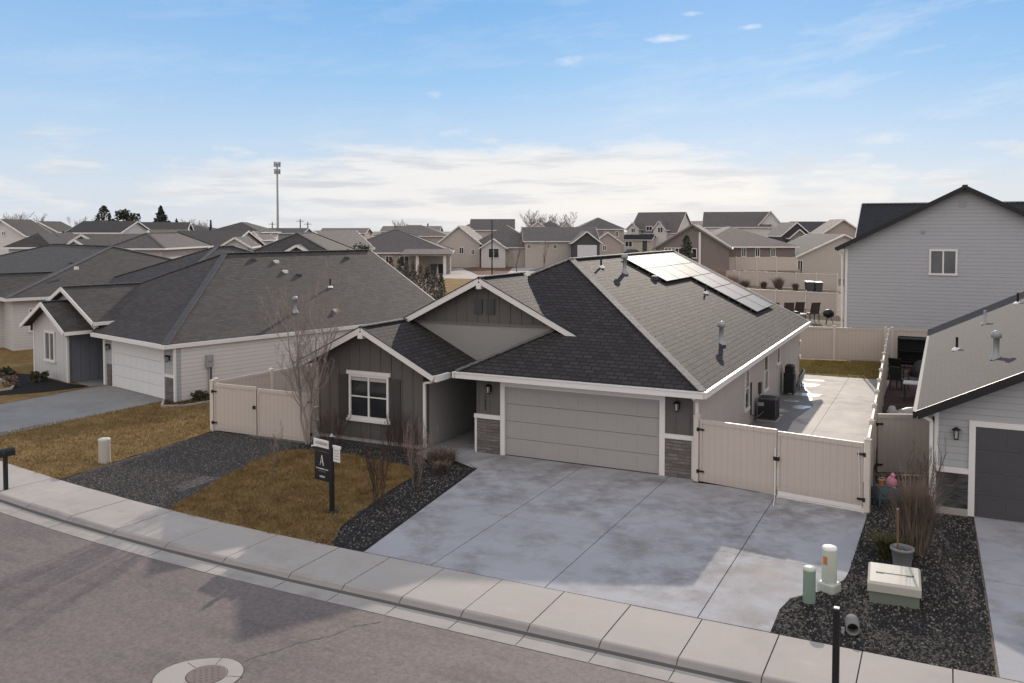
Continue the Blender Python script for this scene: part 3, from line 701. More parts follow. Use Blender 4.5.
fence('tan vinyl fence across the back of the lawn behind the patio', (9.3,25.65), (-8.0,22.6), 1.78, 2.45)
fence('short tan fence across the far end of the right neighbour\'s side yard', (9.62,25.75), (13.6,26.8), 1.78, 2.0)
sg = thing('side_gate', 'single tan gate across the narrow side yard left of the blue-grey garage', 'gate', (10.36,2.72,0), atan2(.62,1.5), FG)
gate_leaf(sg, .08, 1.56, 1.74, .08, .08)
fl = thing('front_gate', 'tan vinyl gate and fence between the two houses, beside the bare tree', 'gate', (-10.55,-1.52,0), .02, FG)
post(fl, 0, 1.68); gate_leaf(fl, .09, 1.95, 1.66, .09, .03); gate_leaf(fl, 2.0, 4.22, 1.62, 4.22, .03)
mb = MB(); mb.box(1.83,1.93,-.08,-.036,.92,1.03); mb.build('latch', M['black'], fl)
fence('tan fence running back between the two houses behind the left gate', (-10.5,-1.40), (-7.9,20.5), 1.74, 2.45)

# ------------------------------------------------------------------ generic house
HG = 'houses of the neighbourhood'
def block(root, x0, x1, y0, y1, ez, pitch, kind, wm, rm, ov=.45, z0=-.02, tm=None, cap_=True, gm=None, rake_h=.2):
    """one volume of a house: walls, roof, fascia. kind: 'y' gable ends front/back, 'x' gable ends left/right, 'hip'"""
    tm = tm or M['white']
    W_, D_ = x1-x0, y1-y0; cx, cy = (x0+x1)/2, (y0+y1)/2
    wt = ez - .06 + pitch*ov
    mb = MB()
    if kind == 'y':
        rz = ez + pitch*(W_/2+ov)
        for y, fl_ in ((y0,0),(y1,1)):
            p_ = [(x0,y,z0),(x1,y,z0),(x1,y,wt-.05),(cx,y,rz-.12),(x0,y,wt-.05)]
            mb.poly(p_ if not fl_ else list(reversed(p_)))
        mb.poly([(x1,y0,z0),(x1,y1,z0),(x1,y1,wt-.05),(x1,y0,wt-.05)]); mb.poly([(x0,y1,z0),(x0,y0,z0),(x0,y0,wt-.05),(x0,y1,wt-.05)])
    elif kind == 'x':
        rz = ez + pitch*(D_/2+ov)
        for x, fl_ in ((x1,0),(x0,1)):
            p_ = [(x,y0,z0),(x,y1,z0),(x,y1,wt-.05),(x,cy,rz-.12),(x,y0,wt-.05)]
            mb.poly(p_ if not fl_ else list(reversed(p_)))
        mb.poly([(x0,y0,z0),(x1,y0,z0),(x1,y0,wt-.05),(x0,y0,wt-.05)]); mb.poly([(x1,y1,z0),(x0,y1,z0),(x0,y1,wt-.05),(x1,y1,wt-.05)])
    else:
        rz = ez + pitch*(min(W_,D_)/2+ov); mb.box(x0,x1,y0,y1,z0,ez-.05)
    w = mb.build('wall', wm, root)
    mb = MB(); T = .13; a0, a1, b0, b1 = x0-ov, x1+ov, y0-ov, y1+ov; cp = []
    if kind == 'y':
        mb.slab([(cx,b0,rz),(a1,b0,ez),(a1,b1,ez),(cx,b1,rz)], T); mb.slab([(cx,b0,rz),(cx,b1,rz),(a0,b1,ez),(a0,b0,ez)], T); cp = [((cx,b0+.03,rz),(cx,b1-.03,rz))]
    elif kind == 'x':
        mb.slab([(a0,b0,ez),(a1,b0,ez),(a1,cy,rz),(a0,cy,rz)], T); mb.slab([(a0,cy,rz),(a1,cy,rz),(a1,b1,ez),(a0,b1,ez)], T); cp = [((a0+.03,cy,rz),(a1-.03,cy,rz))]
    else:
        m_ = min(W_,D_)/2+ov
        if W_ >= D_: r0, r1 = (a0+m_,cy,rz), (a1-m_,cy,rz)
        else: r0, r1 = (cx,b0+m_,rz), (cx,b1-m_,rz)
        c00,c10,c11,c01 = (a0,b0,ez),(a1,b0,ez),(a1,b1,ez),(a0,b1,ez)
        if W_ >= D_:
            fs = [[c00,c10,r1,r0],[c10,c11,r1],[c11,c01,r0,r1],[c01,c00,r0]]; cp = [(c00,r0),(c01,r0),(c10,r1),(c11,r1)]
        else:
            fs = [[c00,c10,r0],[c10,c11,r1,r0],[c11,c01,r1],[c01,c00,r0,r1]]; cp = [(c00,r0),(c10,r0),(c11,r1),(c01,r1)]
        if (Vector(r1)-Vector(r0)).length > .3: cp.append((r0,r1))
        else: fs = [[v for i, v in enumerate(f) if i == 0 or v != f[i-1]] for f in fs]
        for f in fs: mb.slab(f, T)
    mb.build('roof', rm, root)
    if cap_:
        caps(root, [(p_, q_, .26, .03) for p_, q_ in cp], M['cap_d'])
    mb = MB(); h = rake_h
    if kind in 'y':
        for y in (b0-.026, b1+.026):
            mb.bar((a0,y,ez-h/2),(cx,y,rz-h/2),.05,h); mb.bar((cx,y,rz-h/2),(a1,y,ez-h/2),.05,h)
        mb.box(a1+.002,a1+.09,b0,b1,ez-.18,ez-.01); mb.box(a0-.09,a0-.002,b0,b1,ez-.18,ez-.01)
    elif kind == 'x':
        for x in (a0-.026, a1+.026):
            mb.bar((x,b0,ez-h/2),(x,cy,rz-h/2),.05,h); mb.bar((x,cy,rz-h/2),(x,b1,ez-h/2),.05,h)
        mb.box(a0,a1,b0-.09,b0-.002,ez-.18,ez-.01); mb.box(a0,a1,b1+.002,b1+.09,ez-.18,ez-.01)
    else:
        mb.box(a0-.09,a1+.09,b0-.09,b0-.002,ez-.18,ez-.01); mb.box(a0-.09,a1+.09,b1+.002,b1+.09,ez-.18,ez-.01); mb.box(a1+.002,a1+.09,b0,b1,ez-.181,ez-.012); mb.box(a0-.09,a0-.002,b0,b1,ez-.181,ez-.012)
    mb.build('fascia', tm, root)
    return rz
M['w_white'] = m_lap('white_lap', (.62,.59,.57)); M['w_beige'] = m_lap('hazed_beige_lap', (.50,.445,.40)); M['w_tan'] = m_lap('hazed_tan_lap', (.40,.34,.30)); M['w_taupe'] = m_lap('brown_taupe_lap', (.22,.18,.16))  # beige and tan lightened, haze of the far houses put into the colour
M['w_grey'] = m_lap('grey_lap', (.27,.265,.265)); M['w_dark'] = m_batten('dark_batten', (.085,.08,.085)); M['w_blue'] = m_lap('blue_grey_lap', (.41,.415,.435), .2, .035); M['w_bluer'] = m_lap('pale_blue_grey_lap', (.39,.395,.405)); M['w_brick'] = m_lap('rust_siding', (.34,.19,.14)); M['w_bb'] = m_batten('white_batten', (.55,.54,.545), .4, .05, .3); M['door_w'] = m_paint('white_garage_door', (.70,.69,.69), .45, .04); M['door_d'] = m_paint('charcoal_garage_door', (.075,.072,.078), .5, .06); M['grey_wall'] = m_batten('blue_grey_batten', (.17,.18,.205), .4)

# ---- right neighbour: gable roof running back, grey-blue lap siding, dark garage door
RH = thing('house', 'blue-grey house cut by the right frame edge, with dark garage door and plain grey roof', 'house', (11.93,-.11,0), 0, HG)
block(RH, 0, 13.0, 0, 18.6, 2.53, .5, 'y', M['w_bluer'], M['shingle_r'], .42, -.02, M['black'])
garage_door(RH, -.002, .87, 5.75, 2.2, M['door_d'], M['white'], .14)
mb = MB(); mb.box(.03,.72,-.05,-.002,.16,1.02); mb.build('stone_veneer', M['stone_d'], RH)
mb = MB(); mb.box(-.02,.73,-.07,-.002,1.02,1.15); mb.box(-.03,.06,-.035,-.002,1.15,2.5); mb.box(-.03,.028,-.035,.04,.0,1.02); mb.build('corner_trim', M['white'], RH)
mb = MB(); mb.box(.0,.73,-.06,-.002,-.02,.158); mb.build('foundation', M['conc_s'], RH)
coach_light(RH, .45, -.002, 2.0)
def rs(x, y): return (x-11.93, y+.11, 2.53+.5*(x-11.93+.42))
roof_vent(RH, rs(12.45,8.3), 'black'); roof_vent(RH, rs(13.35,3.2), 'flue'); roof_vent(RH, rs(13.4,12.6), 'pipe'); roof_vent(RH, rs(14.6,15.2), 'black'); roof_vent(RH, rs(14.9,12.0), 'white')
downspout(RH, [(-.36,-.2,2.4),(-.1,-.06,2.25),(-.08,-.05,.1)])

# ---- two-storey neighbour behind, on the right
TH_ = thing('house', 'tall blue-grey two storey house with one small window in its wide gable wall', 'house', (6.95,29,0), 0, HG)
block(TH_, 0, 11.95, 0, 8.0, 5.95, .52, 'y', M['w_blue'], M['shingle_r'], .42, -.02, M['black'], rake_h=.24)
block(TH_, .35, 15.5, 6.4, 16.2, 5.85, .53, 'x', M['w_blue'], M['shingle_d'], .42, -.02)
mb = MB(); mb.box(-.03,.14,-.03,-.002,-.02,5.85); mb.box(-.035,-.002,-.03,.25,-.02,5.85); mb.build('corner_trim', M['white'], TH_)
window(TH_, 'F', 0, 4.30, 5.68, 4.46, 5.86, .10, 1, False, out=.05, glass=M['glass_l'])
mb = MB(); mb.box(5.72,6.0,-.05,-.002,8.15,8.5); mb.build('gable_vent', M['grey'], TH_)
mb = MB(); mb.box(3.9,4.06,-.08,-.002,6.75,6.9); mb.build('wall_vent', M['grey'], TH_)
for i in range(7): 
    t = .3+i*.35; roof_vent(TH_, (6-t*1.6, 2.5+i*.2, 5.95+.52*(6.39-t*1.6)), 'dark') if i % 2 == 0 else None
downspout(TH_, [(-.5,-.1,5.8),(-.15,-.12,5.5),(-.12,-.12,.1)])

# ---- left neighbour
LA = R(14.5); LE = Vector((-15.71,1.117,0))
LHO = thing('house', 'white and grey house on the left with white garage door and grey hipped roof', 'house', LE, -LA, HG)
mb = MB(); e = 2.35; PT = .495; rz = e+PT*6.81
mb.slab([(-6.6,0,e),(0,0,e),(-6.81,6.81,rz),(-9.7,3.75,4.2)], .12)
mb.slab([(0,0,e),(0,16.3,e),(-6.81,16.3,rz),(-6.81,6.81,rz)], .12)
mb.slab([(-6.81,6.81,rz),(-6.81,16.3,rz),(-13.62,16.3,e),(-13.62,3,e),(-10.6,3.0,e+PT*3)], .12)
mb.slab([(-9.7,0,4.24),(-6.4,0,2.82),(-6.4,.97,2.82),(-9.7,3.85,4.24)], .12); mb.slab([(-9.7,0,4.24),(-9.7,3.85,4.24),(-13.0,3.85,2.82),(-13.0,0,2.82)], .12)
mb.slab([(-9.6,-.95,3.6),(-7.15,-.95,2.4),(-7.15,.4,2.4),(-9.6,.4,3.6)], .1); mb.slab([(-9.6,-.95,3.6),(-9.6,.4,3.6),(-12.05,.4,2.4),(-12.05,-.95,2.4)], .1)
mb.build('roof', M['shingle_l'], LHO)
caps(LHO, [((0,0,e),(-6.81,6.81,rz),.28),((-6.81,6.81,rz),(-6.81,16.2,rz),.28),((-9.7,.05,4.24),(-9.7,3.8,4.24),.2),((-9.6,-.9,3.6),(-9.6,.35,3.6),.2),((-6.81,6.81,rz),(-9.7,3.8,4.2),.24)], M['cap_d'])
mb = MB()
mb.box(-6.5,.09,-.09,-.002,e-.17,e-.0); mb.box(.002,.09,0,16.3,e-.17,e-.01)
def rk(a, b, y): mb.bar((a[0],y-.026,a[1]-.09),(b[0],y-.026,b[1]-.09),.05,.18)
rk((-9.7,4.24),(-6.4,2.82),0); rk((-13,2.82),(-9.7,4.24),0); rk((-9.6,3.6),(-7.15,2.4),-.95); rk((-12.05,2.4),(-9.6,3.6),-.95)
mb.box(-6.398,-6.31,0,.95,2.66,2.81); mb.box(-7.148,-7.06,-.95,.35,2.24,2.39); mb.bar((0,16.33,e-.1),(-6.81,16.33,rz-.1),.05,.18)
mb.build('fascia', M['white'], LHO)
mb = MB()
mb.poly([(-11.65,-.5,0),(-7.9,-.5,0),(-7.9,-.5,2.62),(-9.6,-.5,3.5),(-11.65,-.5,2.5)])
mb.poly([(-12.6,.36,2.3),(-6.7,.36,2.3),(-6.7,.36,2.85),(-9.7,.36,4.12),(-12.6,.36,2.85)])
mb.poly([(-11.65,4,0),(-11.65,-.5,0),(-11.65,-.5,2.5),(-11.65,4,2.5)])
mb.build('front_wall', M['w_bb'], LHO)
mb = MB(); mb.poly([(-7.9,-.5,0),(-7.9,3,0),(-7.9,3,2.4),(-7.9,-.5,2.4)]); mb.poly([(-7.9,2.0,0),(-6.1,2.0,0),(-6.1,2.0,2.4),(-7.9,2.0,2.4)]); mb.build('porch_wall', M['grey_wall'], LHO)
mb = MB(); mb.box(-6.15,-5.55,.45,.7,0,2.3); mb.box(-.95,-.05,.45,.7,0,2.3); mb.box(-5.55,-.95,.45,.7,2.08,2.3); mb.build('garage_wall', M['w_bluer'], LHO)
mb = MB(); mb.poly([(-.05,.7,0),(-.05,15.9,0),(-.05,15.9,2.3),(-.05,.7,2.3)]); mb.poly([(-.05,15.9,0),(-13.2,15.9,0),(-13.2,15.9,2.3),(-6.81,15.9,rz-.15),(-.05,15.9,2.3)]); mb.poly([(-13.2,15.9,0),(-13.2,3,0),(-13.2,3,2.3),(-13.2,15.9,2.3)]); mb.build('side_wall', M['w_white'], LHO)
garage_door(LHO, .45, -5.40, -1.0, 2.02, M['door_w'], M['white'], .12)
for a, b in ((-.80,-.12),(-6.0,-5.6)):
    mb = MB(); mb.box(a,b,.40,.448,0,.95); mb.build('stone_veneer', M['stone'], LHO)
for b_ in ((-.10,0,.38,.46,0,2.2),(-6.28,-6.1,.36,.6,0,2.35),(-7.98,-7.86,-.53,-.44,0,2.3),(-11.7,-11.58,-.53,-.44,0,2.45)):
    mb = MB(); mb.box(*b_); mb.build('corner_trim', M['white'], LHO)
mb = MB(); mb.box(-.84,-.102,.39,.449,.95,1.06); mb.build('stone_cap', M['white'], LHO)
coach_light(LHO, -.5, .45, 1.72); coach_light(LHO, -5.8, .45, 1.72)
window(LHO, 'F', -.5, -10.35, -9.2, .78, 2.22, .11, 1, False, out=.06, glass=M['glass_l'])
downspout(LHO, [(-7.1,-.9,2.25),(-7.6,-.6,2.1),(-7.75,-.57,1.9),(-7.75,-.57,.1)])
mb = MB(); mb.box(-.05,.10,1.75,2.05,1.25,1.75); mb.tube([(.03,1.9,1.25),(.03,1.9,.1)],.03,6); mb.lathe([(.08,-.03),(.08,.06)],(.1,1.9,1.55),10); mb.build('electric_meter', M['grey'], LHO)
mb = MB(); mb.box(-.05,.03,1.95,2.01,.05,1.6); mb.build('conduit', M['dgrey'], LHO)
def ls(x, y): return (x, y, e - PT*x)
for i, (x, y, k) in enumerate(((-5.85,9.17,'white'),(-4.88,9.04,'white'),(-4.5,9.62,'dark'),(-3.3,10.66,'black'),(-1.24,9.42,'white'),(-1.43,7.18,'flue'),(-6.0,13.9,'dark'),(-6.1,8.0,'dark'))): roof_vent(LHO, ls(x,y), k)
def lw(x, y, z=0): c_, s_ = cos(-LA), sin(-LA); return (LE.x + x*c_ - y*s_, LE.y + x*s_ + y*c_, z)
# its driveway, beds and lawn
def lpt(x, y): p = lw(x,y); return (p[0],p[1])
sE = [off(cp_at(s_),-.02) for s_ in (-22.9,-22,-21,-20,-19,-18.2,-17.6)]
conc_slabs('neighbour_drive', [sE + [lpt(-.75,.44),lpt(-6.1,.44)]], M['conc_l'], .08, .0)
conc_slabs('entry_walk', [[lpt(-7.85,-.2),lpt(-6.2,-.3),lpt(-6.1,.4),lpt(-6.1,2.0),lpt(-7.88,2.0)]], M['conc_l'], .08, .004)
sheet('front_lawn', edge(-44,-22.95,-.02)+[lpt(-6.15,.2),lpt(-8,.5),lpt(-12,2),lpt(-14,14),lpt(-30,10)], -.004, M['lawn'])
sheet('mulch_bed', [lpt(-6.15,-.1),lpt(-7.8,-.6),lpt(-11.6,-.6),lpt(-13.2,-1.4),lpt(-12.8,-2.2),lpt(-9.2,-2.2),lpt(-8.0,-2.8),lpt(-7.9,-4.6),lpt(-7.2,-4.6),lpt(-6.3,-2.2)], .0, M['mulch'])
sheet('mulch_bed', [lpt(-.7,.40),lpt(.05,.5),lpt(.1,4),lpt(.9,4.1),lpt(1.0,.2),lpt(.4,-.35)], .0, M['mulch'])
def edging(pts, nm='bed_edging'):
    mb = MB()
    for a, b in zip(pts, pts[1:]): mb.bar((*a,.03),(*b,.03),.09,.07)
    struct(nm, mb, M['conc_s'])
edging([lpt(-.75,.3),lpt(.45,-.4),lpt(1.03,.2),lpt(.95,4.1)]); edging([lpt(-13.2,-2.25),lpt(-9.2,-2.25),lpt(-8.05,-2.85),lpt(-7.95,-4.4)])

# ---- house further left round the bend
H3 = thing('house', 'white house at the left edge, one wide dark grey hipped roof beyond the garage house', 'house', lw(-16.2,16.5), -R(20), HG)
H3.location = at(11, 50)
H3.location = Vector((H3.location.x, H3.location.y, 0))
block(H3, -30, 0, 0, 17, 3.05, .30, 'hip', M['w_white'], M['shingle_l'], .4)
block(H3, -4, 8.5, 5.0, 18.5, 3.05, .42, 'hip', M['w_white'], M['shingle_l'], .4)
block(H3, -7.5, -2.0, -3.0, 4, 2.9, .42, 'y', M['w_white'], M['shingle_l'], .4)
window(H3, 'F', -3.0, -5.6, -4.0, .9, 2.3, .1, 1); window(H3, 'R', 0, .8, 2.6, 1.0, 2.4, .1, 1); window(H3, 'F', 5.0, 2.0, 3.6, 1.0, 2.4, .1, 1)
for x, y, k in ((5.3,7.5,'white'),(6.0,8.2,'white'),(2.5,8.2,'dark'),(-6,5,'dark'),(-3.0,4.4,'white')): roof_vent(H3, (x, y, 3.05+.30*(min(y-5+.4 if x > 0 else y+.4, 5.4))), k)

# ------------------------------------------------------------------ houses farther off
class Far:
    """a house whose main front stands at distance D, its left corner in image column u0; local x runs to the right, y away"""
    def __init__(s, label, D, u0, rot=0.0):
        s.D = D; s.u0 = u0; s.rot = rot; p = at(u0, D)
        s.o = thing('house', label, 'house', (p.x,p.y,0), YAW+R(rot), HG); s.k = D/F/cos(R(rot))
    def X(s, u): return (u-s.u0)*s.k
    def Z(s, v, dy=0.0): return zz(v, s.D+dy)
    def blk(s, u0, u1, v_e, v_r, depth, kind, wm, rm, y0=0.0, ov=.4, tm=None, pitch=None, cap_=False):
        x0, x1 = s.X(u0)+ov, s.X(u1)-ov; ez = s.Z(v_e, y0)
        if pitch is None:
            if kind == 'y': pitch = (s.Z(v_r,y0)-ez)/((x1-x0)/2+ov)
            elif kind == 'x': pitch = (s.Z(v_r,y0+depth/2)-ez)/(depth/2+ov)
            else: pitch = (s.Z(v_r,y0+min(depth,x1-x0)/2)-ez)/(min(depth,x1-x0)/2+ov)
        block(s.o, x0, x1, y0, y0+depth, ez, pitch, kind, wm, rm, ov, -.02, tm, cap_); return s
    def win(s, u0, u1, v0, v1, y0=0.0, mull=1, glass=None):
        window(s.o, 'F', y0, s.X(u0), s.X(u1), s.Z(v1,y0), s.Z(v0,y0), max(.09, mpp(s.D)*.6), mull, False, glass=glass, out=.08); return s
    def gar(s, u0, u1, v0, m=None, y0=0.0, v1=None):
        z0 = .01 if v1 is None else s.Z(v1,y0)
        garage_door(s.o, y0, s.X(u0), s.X(u1), s.Z(v0,y0), m or M['door_w'], None, z0=z0); return s
    def door(s, u0, u1, v0, v1, y0=0.0, m=None):
        mb = MB(); mb.box(s.X(u0), s.X(u1), y0-.06, y0-.003, max(.02,s.Z(v1,y0)), s.Z(v0,y0)); mb.build('front_door', m or M['dgrey'], s.o); return s
    def vents(s, pts, y0):
        for u, v, k in pts: roof_vent(s.o, (s.X(u), y0, s.Z(v, y0)), k)
        return s
sl, sb, sr, sd = M['shingle_l'], M['shingle_b'], M['shingle_r'], M['shingle_d']
# left skyline
Far('white gabled house at the far left edge of the skyline', 120, -24).blk(-24,28,236,219,7,'y',M['w_white'],sl).win(2,6,231,236)
Far('grey house with a broad gable second from the left on the skyline', 150, 18).blk(18,60,232,221,7,'y',M['w_grey'],sl).win(32,36,226,231)
Far('low dark hipped roof close behind the left ridge, under the grey gable', 82, 2, 6).blk(4,52,247,233,12,'hip',M['w_white'],sl).vents([(36,232,'dark')],6)
Far('long white house with a dark ridge and gable end left of the conifers', 140, 66, -8).blk(66,126,232.5,221,9,'x',M['w_white'],sl).win(94,97,234,237).win(104,107,234,237)
f = Far('small house with two white-edged front gables stacked side by side', 88, 62, -12); f.blk(62,112,247,234,12,'y',M['w_white'],sl).blk(86,118,248,239,8,'y',M['w_white'],sl,-3.0)
Far('brownish hipped roof between the white gables and the tall spruce', 86, 108).blk(108,166,248,233,13,'hip',M['w_beige'],sb,cap_=True)
Far('white house with dark roof below the round leafy evergreen', 150, 124, 12).blk(124,182,234,222,10,'x',M['w_white'],sl).blk(124,137,233,222.5,12,'y',M['w_white'],sl,-2.5)
f = Far('long dark roof with a steep white gable end at its left side', 105, 150, -4); f.blk(150,232,247,230.5,12,'x',M['w_white'],sl).blk(149,163,247,229.5,10,'y',M['w_white'],sl,-1.5)
Far('pale two storey hipped house right of the spruce, with white upper wall', 150, 205).blk(205,262,232,222,12,'hip',M['w_white'],sl).blk(250,268,240,231,8,'y',M['w_white'],sl,-3)
f = Far('dark roofed house behind the left ridge with a white-trimmed dormer gable', 74, 246, 4); f.blk(246,334,254,233,15,'hip',M['w_grey'],sl,cap_=True).blk(280,315,254.5,244.5,5,'y',M['w_dark'],sl,-.6).vents([(276,238,'white'),(283,241,'white')],5)
Far('house with a rust-coloured gable behind the white-trimmed dormer', 112, 290, -14).blk(296,338,250,230.5,12,'y',M['w_brick'],sb)
Far('small white house between long roofs with a low white gable', 98, 216, 10).blk(218,250,247,237,9,'y',M['w_white'],sl)
# covered patio house in the middle
f = Far('long grey roofed house with an open covered patio on white posts', 134, 330, 3); f.blk(330,452,252.5,230,17,'hip',M['w_tan'],sb,1.5,cap_=True)
for u in (417.5, 444.5):
    mb = MB(); mb.box(f.X(u)-.22, f.X(u)+.22, -2.2, -1.8, 0, f.Z(255,-2)); mb.build('patio_post', M['white'], f.o)
mb = MB(); mb.box(f.X(404), f.X(449), -2.3, -1.75, f.Z(256,-2), f.Z(253.5,-2)); mb.build('patio_beam', M['white'], f.o)
mb = MB(); mb.slab([(f.X(402),-2.9,f.Z(254,-2)+.0),(f.X(451),-2.9,f.Z(254,-2)+.0),(f.X(449),3.5,f.Z(248,3)),(f.X(404),3.5,f.Z(248,3))],.15); mb.build('patio_roof', sb, f.o)
f.win(384,391,256,264,1.5).win(398,408,256,267,1.5)
Far('far grey roof on the skyline behind the covered patio', 205, 360).blk(372,450,236,225,14,'hip',M['w_tan'],sb)
# beige gabled house and its neighbours
f = Far('beige house with a large gable wall, a bay gable and a double garage', 160, 436, -3); f.blk(436,482,244,225.5,16,'y',M['w_beige'],sb).blk(466,542,247,225,15,'hip',M['w_beige'],sb,.8).blk(480,508,248,238.5,6,'y',M['w_white'],sb,-1.8)
f.win(459,464,247,254).win(471,475,249,255).win(489,500,248,258,-1.8).gar(512,534,248.5,m=M['w_beige'],y0=.75)
Far('tall two storey house whose grey roofs rise behind the beige gable', 215, 446).blk(446,520,236,219.5,14,'hip',M['w_tan'],sb).blk(470,515,230,219,12,'x',M['w_beige'],sb,-3).win(498,502,231,235,-3).win(506,510,231,235,-3)
f = Far('pale house with a dark front gable over a white garage door', 158, 523, 2); f.blk(523,600,241,227,12,'x',M['w_beige'],sb).blk(569,599,243,231,9,'y',M['w_dark'],sb,-4.2).gar(575,594,245,y0=-4.2).win(541,544,243,247).win(527,531,244,249).win(553,557,244,249)
mb = MB()
for u in (571.5, 596.5): mb.box(f.X(u)-.35,f.X(u)+.35,-4.3,-4.203,0,1.0)
mb.build('stone_veneer', M['stone'], f.o)
Far('two storey brown house behind, with twin pale gables on its grey roof', 208, 524).blk(524,578,236,220.5,14,'hip',M['w_taupe'],sb).blk(526,549,230,221.5,10,'y',M['w_white'],sb,-2).blk(556,576,231,221,10,'y',M['w_white'],sb,-2)
f = Far('two storey tan house with a hipped roof and a low brown garage wing', 190, 577); f.blk(577,628,229,217.5,14,'hip',M['w_tan'],sb,4).blk(590,620,243,232,12,'y',M['w_tan'],sb,-5).win(606,611,231,237,4).win(617,621,231,237,4).win(600,604,245,251,-5)
f = Far('two storey white house with twin dormer gables and a dark porch roof', 238, 624, -32); f.blk(624,668,233,212.5,13,'x',M['w_white'],sb,3)
f.blk(624,637,229.5,222.5,5,'y',M['w_white'],sb,1).blk(648,661,230,221,5,'y',M['w_white'],sb,1).blk(624,652,239.5,234.5,3.5,'x',M['w_beige'],sd,-1.5)
f.win(629,633,228,233,1).win(653,658,227,233,1).win(640,646,226,231,2.9).win(627,634,241,247,-1.5).door(643,647,240,252,-1.5)
# brown house with gable and long roof
f = Far('brown house with a broad bare gable and a long grey roof beyond the solar panels', 112, 655, -14); f.blk(653,728,248.5,224,24,'y',M['w_taupe'],sb,tm=M['w_taupe'])
g_ = Far('low brown wing with a row of white windows under a long grey roof', 122, 700, 4); g_.blk(695,800,246.5,226.5,16,'hip',M['w_taupe'],sb)
for u in (742, 756, 772): g_.win(u, u+5, 248, 257)
f.win(664,681,247.5,254,mull=4).win(690,695,248,258,mull=0)
mb = MB(); mb.box(f.X(696.5),f.X(698.5),-.12,-.003,0,f.Z(232)); mb.build('corner_trim', M['white'], f.o)
Far('two storey grey roofed house with a white gable end above the brown wing', 205, 702, -16).blk(702,766,227,212,10,'x',M['w_white'],sb).blk(750,780,230,211,12,'y',M['w_white'],sb,.5)
f = Far('house with a dark gable nested in front of a larger dark gable', 168, 779, -4); f.blk(780,812,236,222,12,'y',M['w_dark'],sl).blk(786,806,238,229,4,'y',M['w_grey'],sl,-2).blk(800,850,236,221.5,13,'x',M['w_grey'],sl,2)
f = Far('tan two storey house with a flat-topped balcony left of the tall blue-grey house', 150, 822, -8); f.blk(822,862,233,219,10,'y',M['w_tan'],sb).win(826,829,234,239)
f = Far('beige low house with a sloping white-edged roof left of the tall blue-grey house', 122, 797, -2); f.blk(795,891,256.5,234,16,'y',M['w_beige'],sr).blk(776,800,257.5,249,8,'hip',M['w_tan'],sl,5)
f.win(797.5,803,260,272,mull=1)
# filler roofs along the skyline
for i, (lab, D, u0, u1, ve, vr, kd, wm, rm) in enumerate((
    ('far dark roof showing between the spruce and the pale hipped house', 200, 168, 214, 231, 225.5, 'hip', 'w_tan', sl),
    ('far flat dark roof line at the foot of the tower', 240, 256, 304, 233, 228, 'x', 'w_grey', sl),
    ('far pale roof line right of the rust-coloured gable', 230, 318, 366, 233, 228, 'x', 'w_tan', sb),
    ('far roof with two small dormers above the covered patio', 250, 380, 440, 231, 226, 'x', 'w_beige', sb),
    ('far roof ridge behind the brown gable', 260, 676, 716, 228, 221, 'x', 'w_tan', sb))):
    Far(lab, D, u0).blk(u0,u1,ve,vr,12,kd,M[wm],rm)

# ------------------------------------------------------------------ fences, street and lawns in the middle distance
def gpx(u, v):
    D = F*CAM.z/(v-228.8); p = at(u, D); return (p.x, p.y)
def ffence(label, u0, v0, u1, v1, h=1.8):
    """fence whose top edge shows from (u0,v0) to (u1,v1)"""
    D0 = F*(CAM.z-h)/(v0-228.8); D1 = F*(CAM.z-h)/(v1-228.8); a, b = at(u0,D0), at(u1,D1)
    return fence(label, (a.x,a.y), (b.x,b.y), h, 2.5)
ffence('nearest of the three tan fences left of the tall blue-grey house', 748, 288.5, 838, 293)
ffence('middle of the three tan fences left of the tall blue-grey house', 722, 270, 838, 274.5)
# the yard behind it stands on a low terrace
a_, b_ = at(712,113), at(800,113); c_, d_ = at(803,130), at(709,130)
mb = MB(); mb.slab([(p.x,p.y,1.5) for p in (a_,b_,c_,d_)], 1.6); struct('terrace', mb, M['earth'])
a_, b_ = at(716,114.5), at(797,114.5); fence('farthest of the three tan fences, just under the brown wing', (a_.x,a_.y), (b_.x,b_.y), 1.8, 2.5, z=1.5)
sheet('side_yard', [(9.95,12),(11.9,12),(11.9,26.2),(9.6,25.6)], -.01, m_ground('reddish_paving', ((.07,.05,.045),(.11,.075,.065),(.15,.11,.10)), 1.2, 20))
sheet('side_yard_soil', [(10.3,3.0),(11.9,3.6),(11.9,11.95),(9.97,11.95)], -.01, M['mulch'])
sheet('cul_de_sac', [gpx(430,270),gpx(452,285),gpx(500,300),gpx(720,300),gpx(720,262),gpx(600,259.5),gpx(540,262),gpx(520,263.5)], -.018, M['conc_s'])
sheet('paved_street', [gpx(505,290),gpx(640,292),gpx(660,262),gpx(560,264),gpx(530,270)], -.012, M['asphalt'])
sheet('verge', [gpx(436,278),gpx(436,300),gpx(500,300),gpx(484,279)], -.008, M['lawn'])
sheet('front_yard_bed', [gpx(462,268),gpx(478,275),gpx(507,274),gpx(512,268),gpx(538,264),gpx(566,258.5),gpx(540,258.5),gpx(480,266.5)], -.010, m_ground('rust_mulch', ((.10,.055,.04),(.16,.09,.065),(.22,.14,.10)), .6, 8))

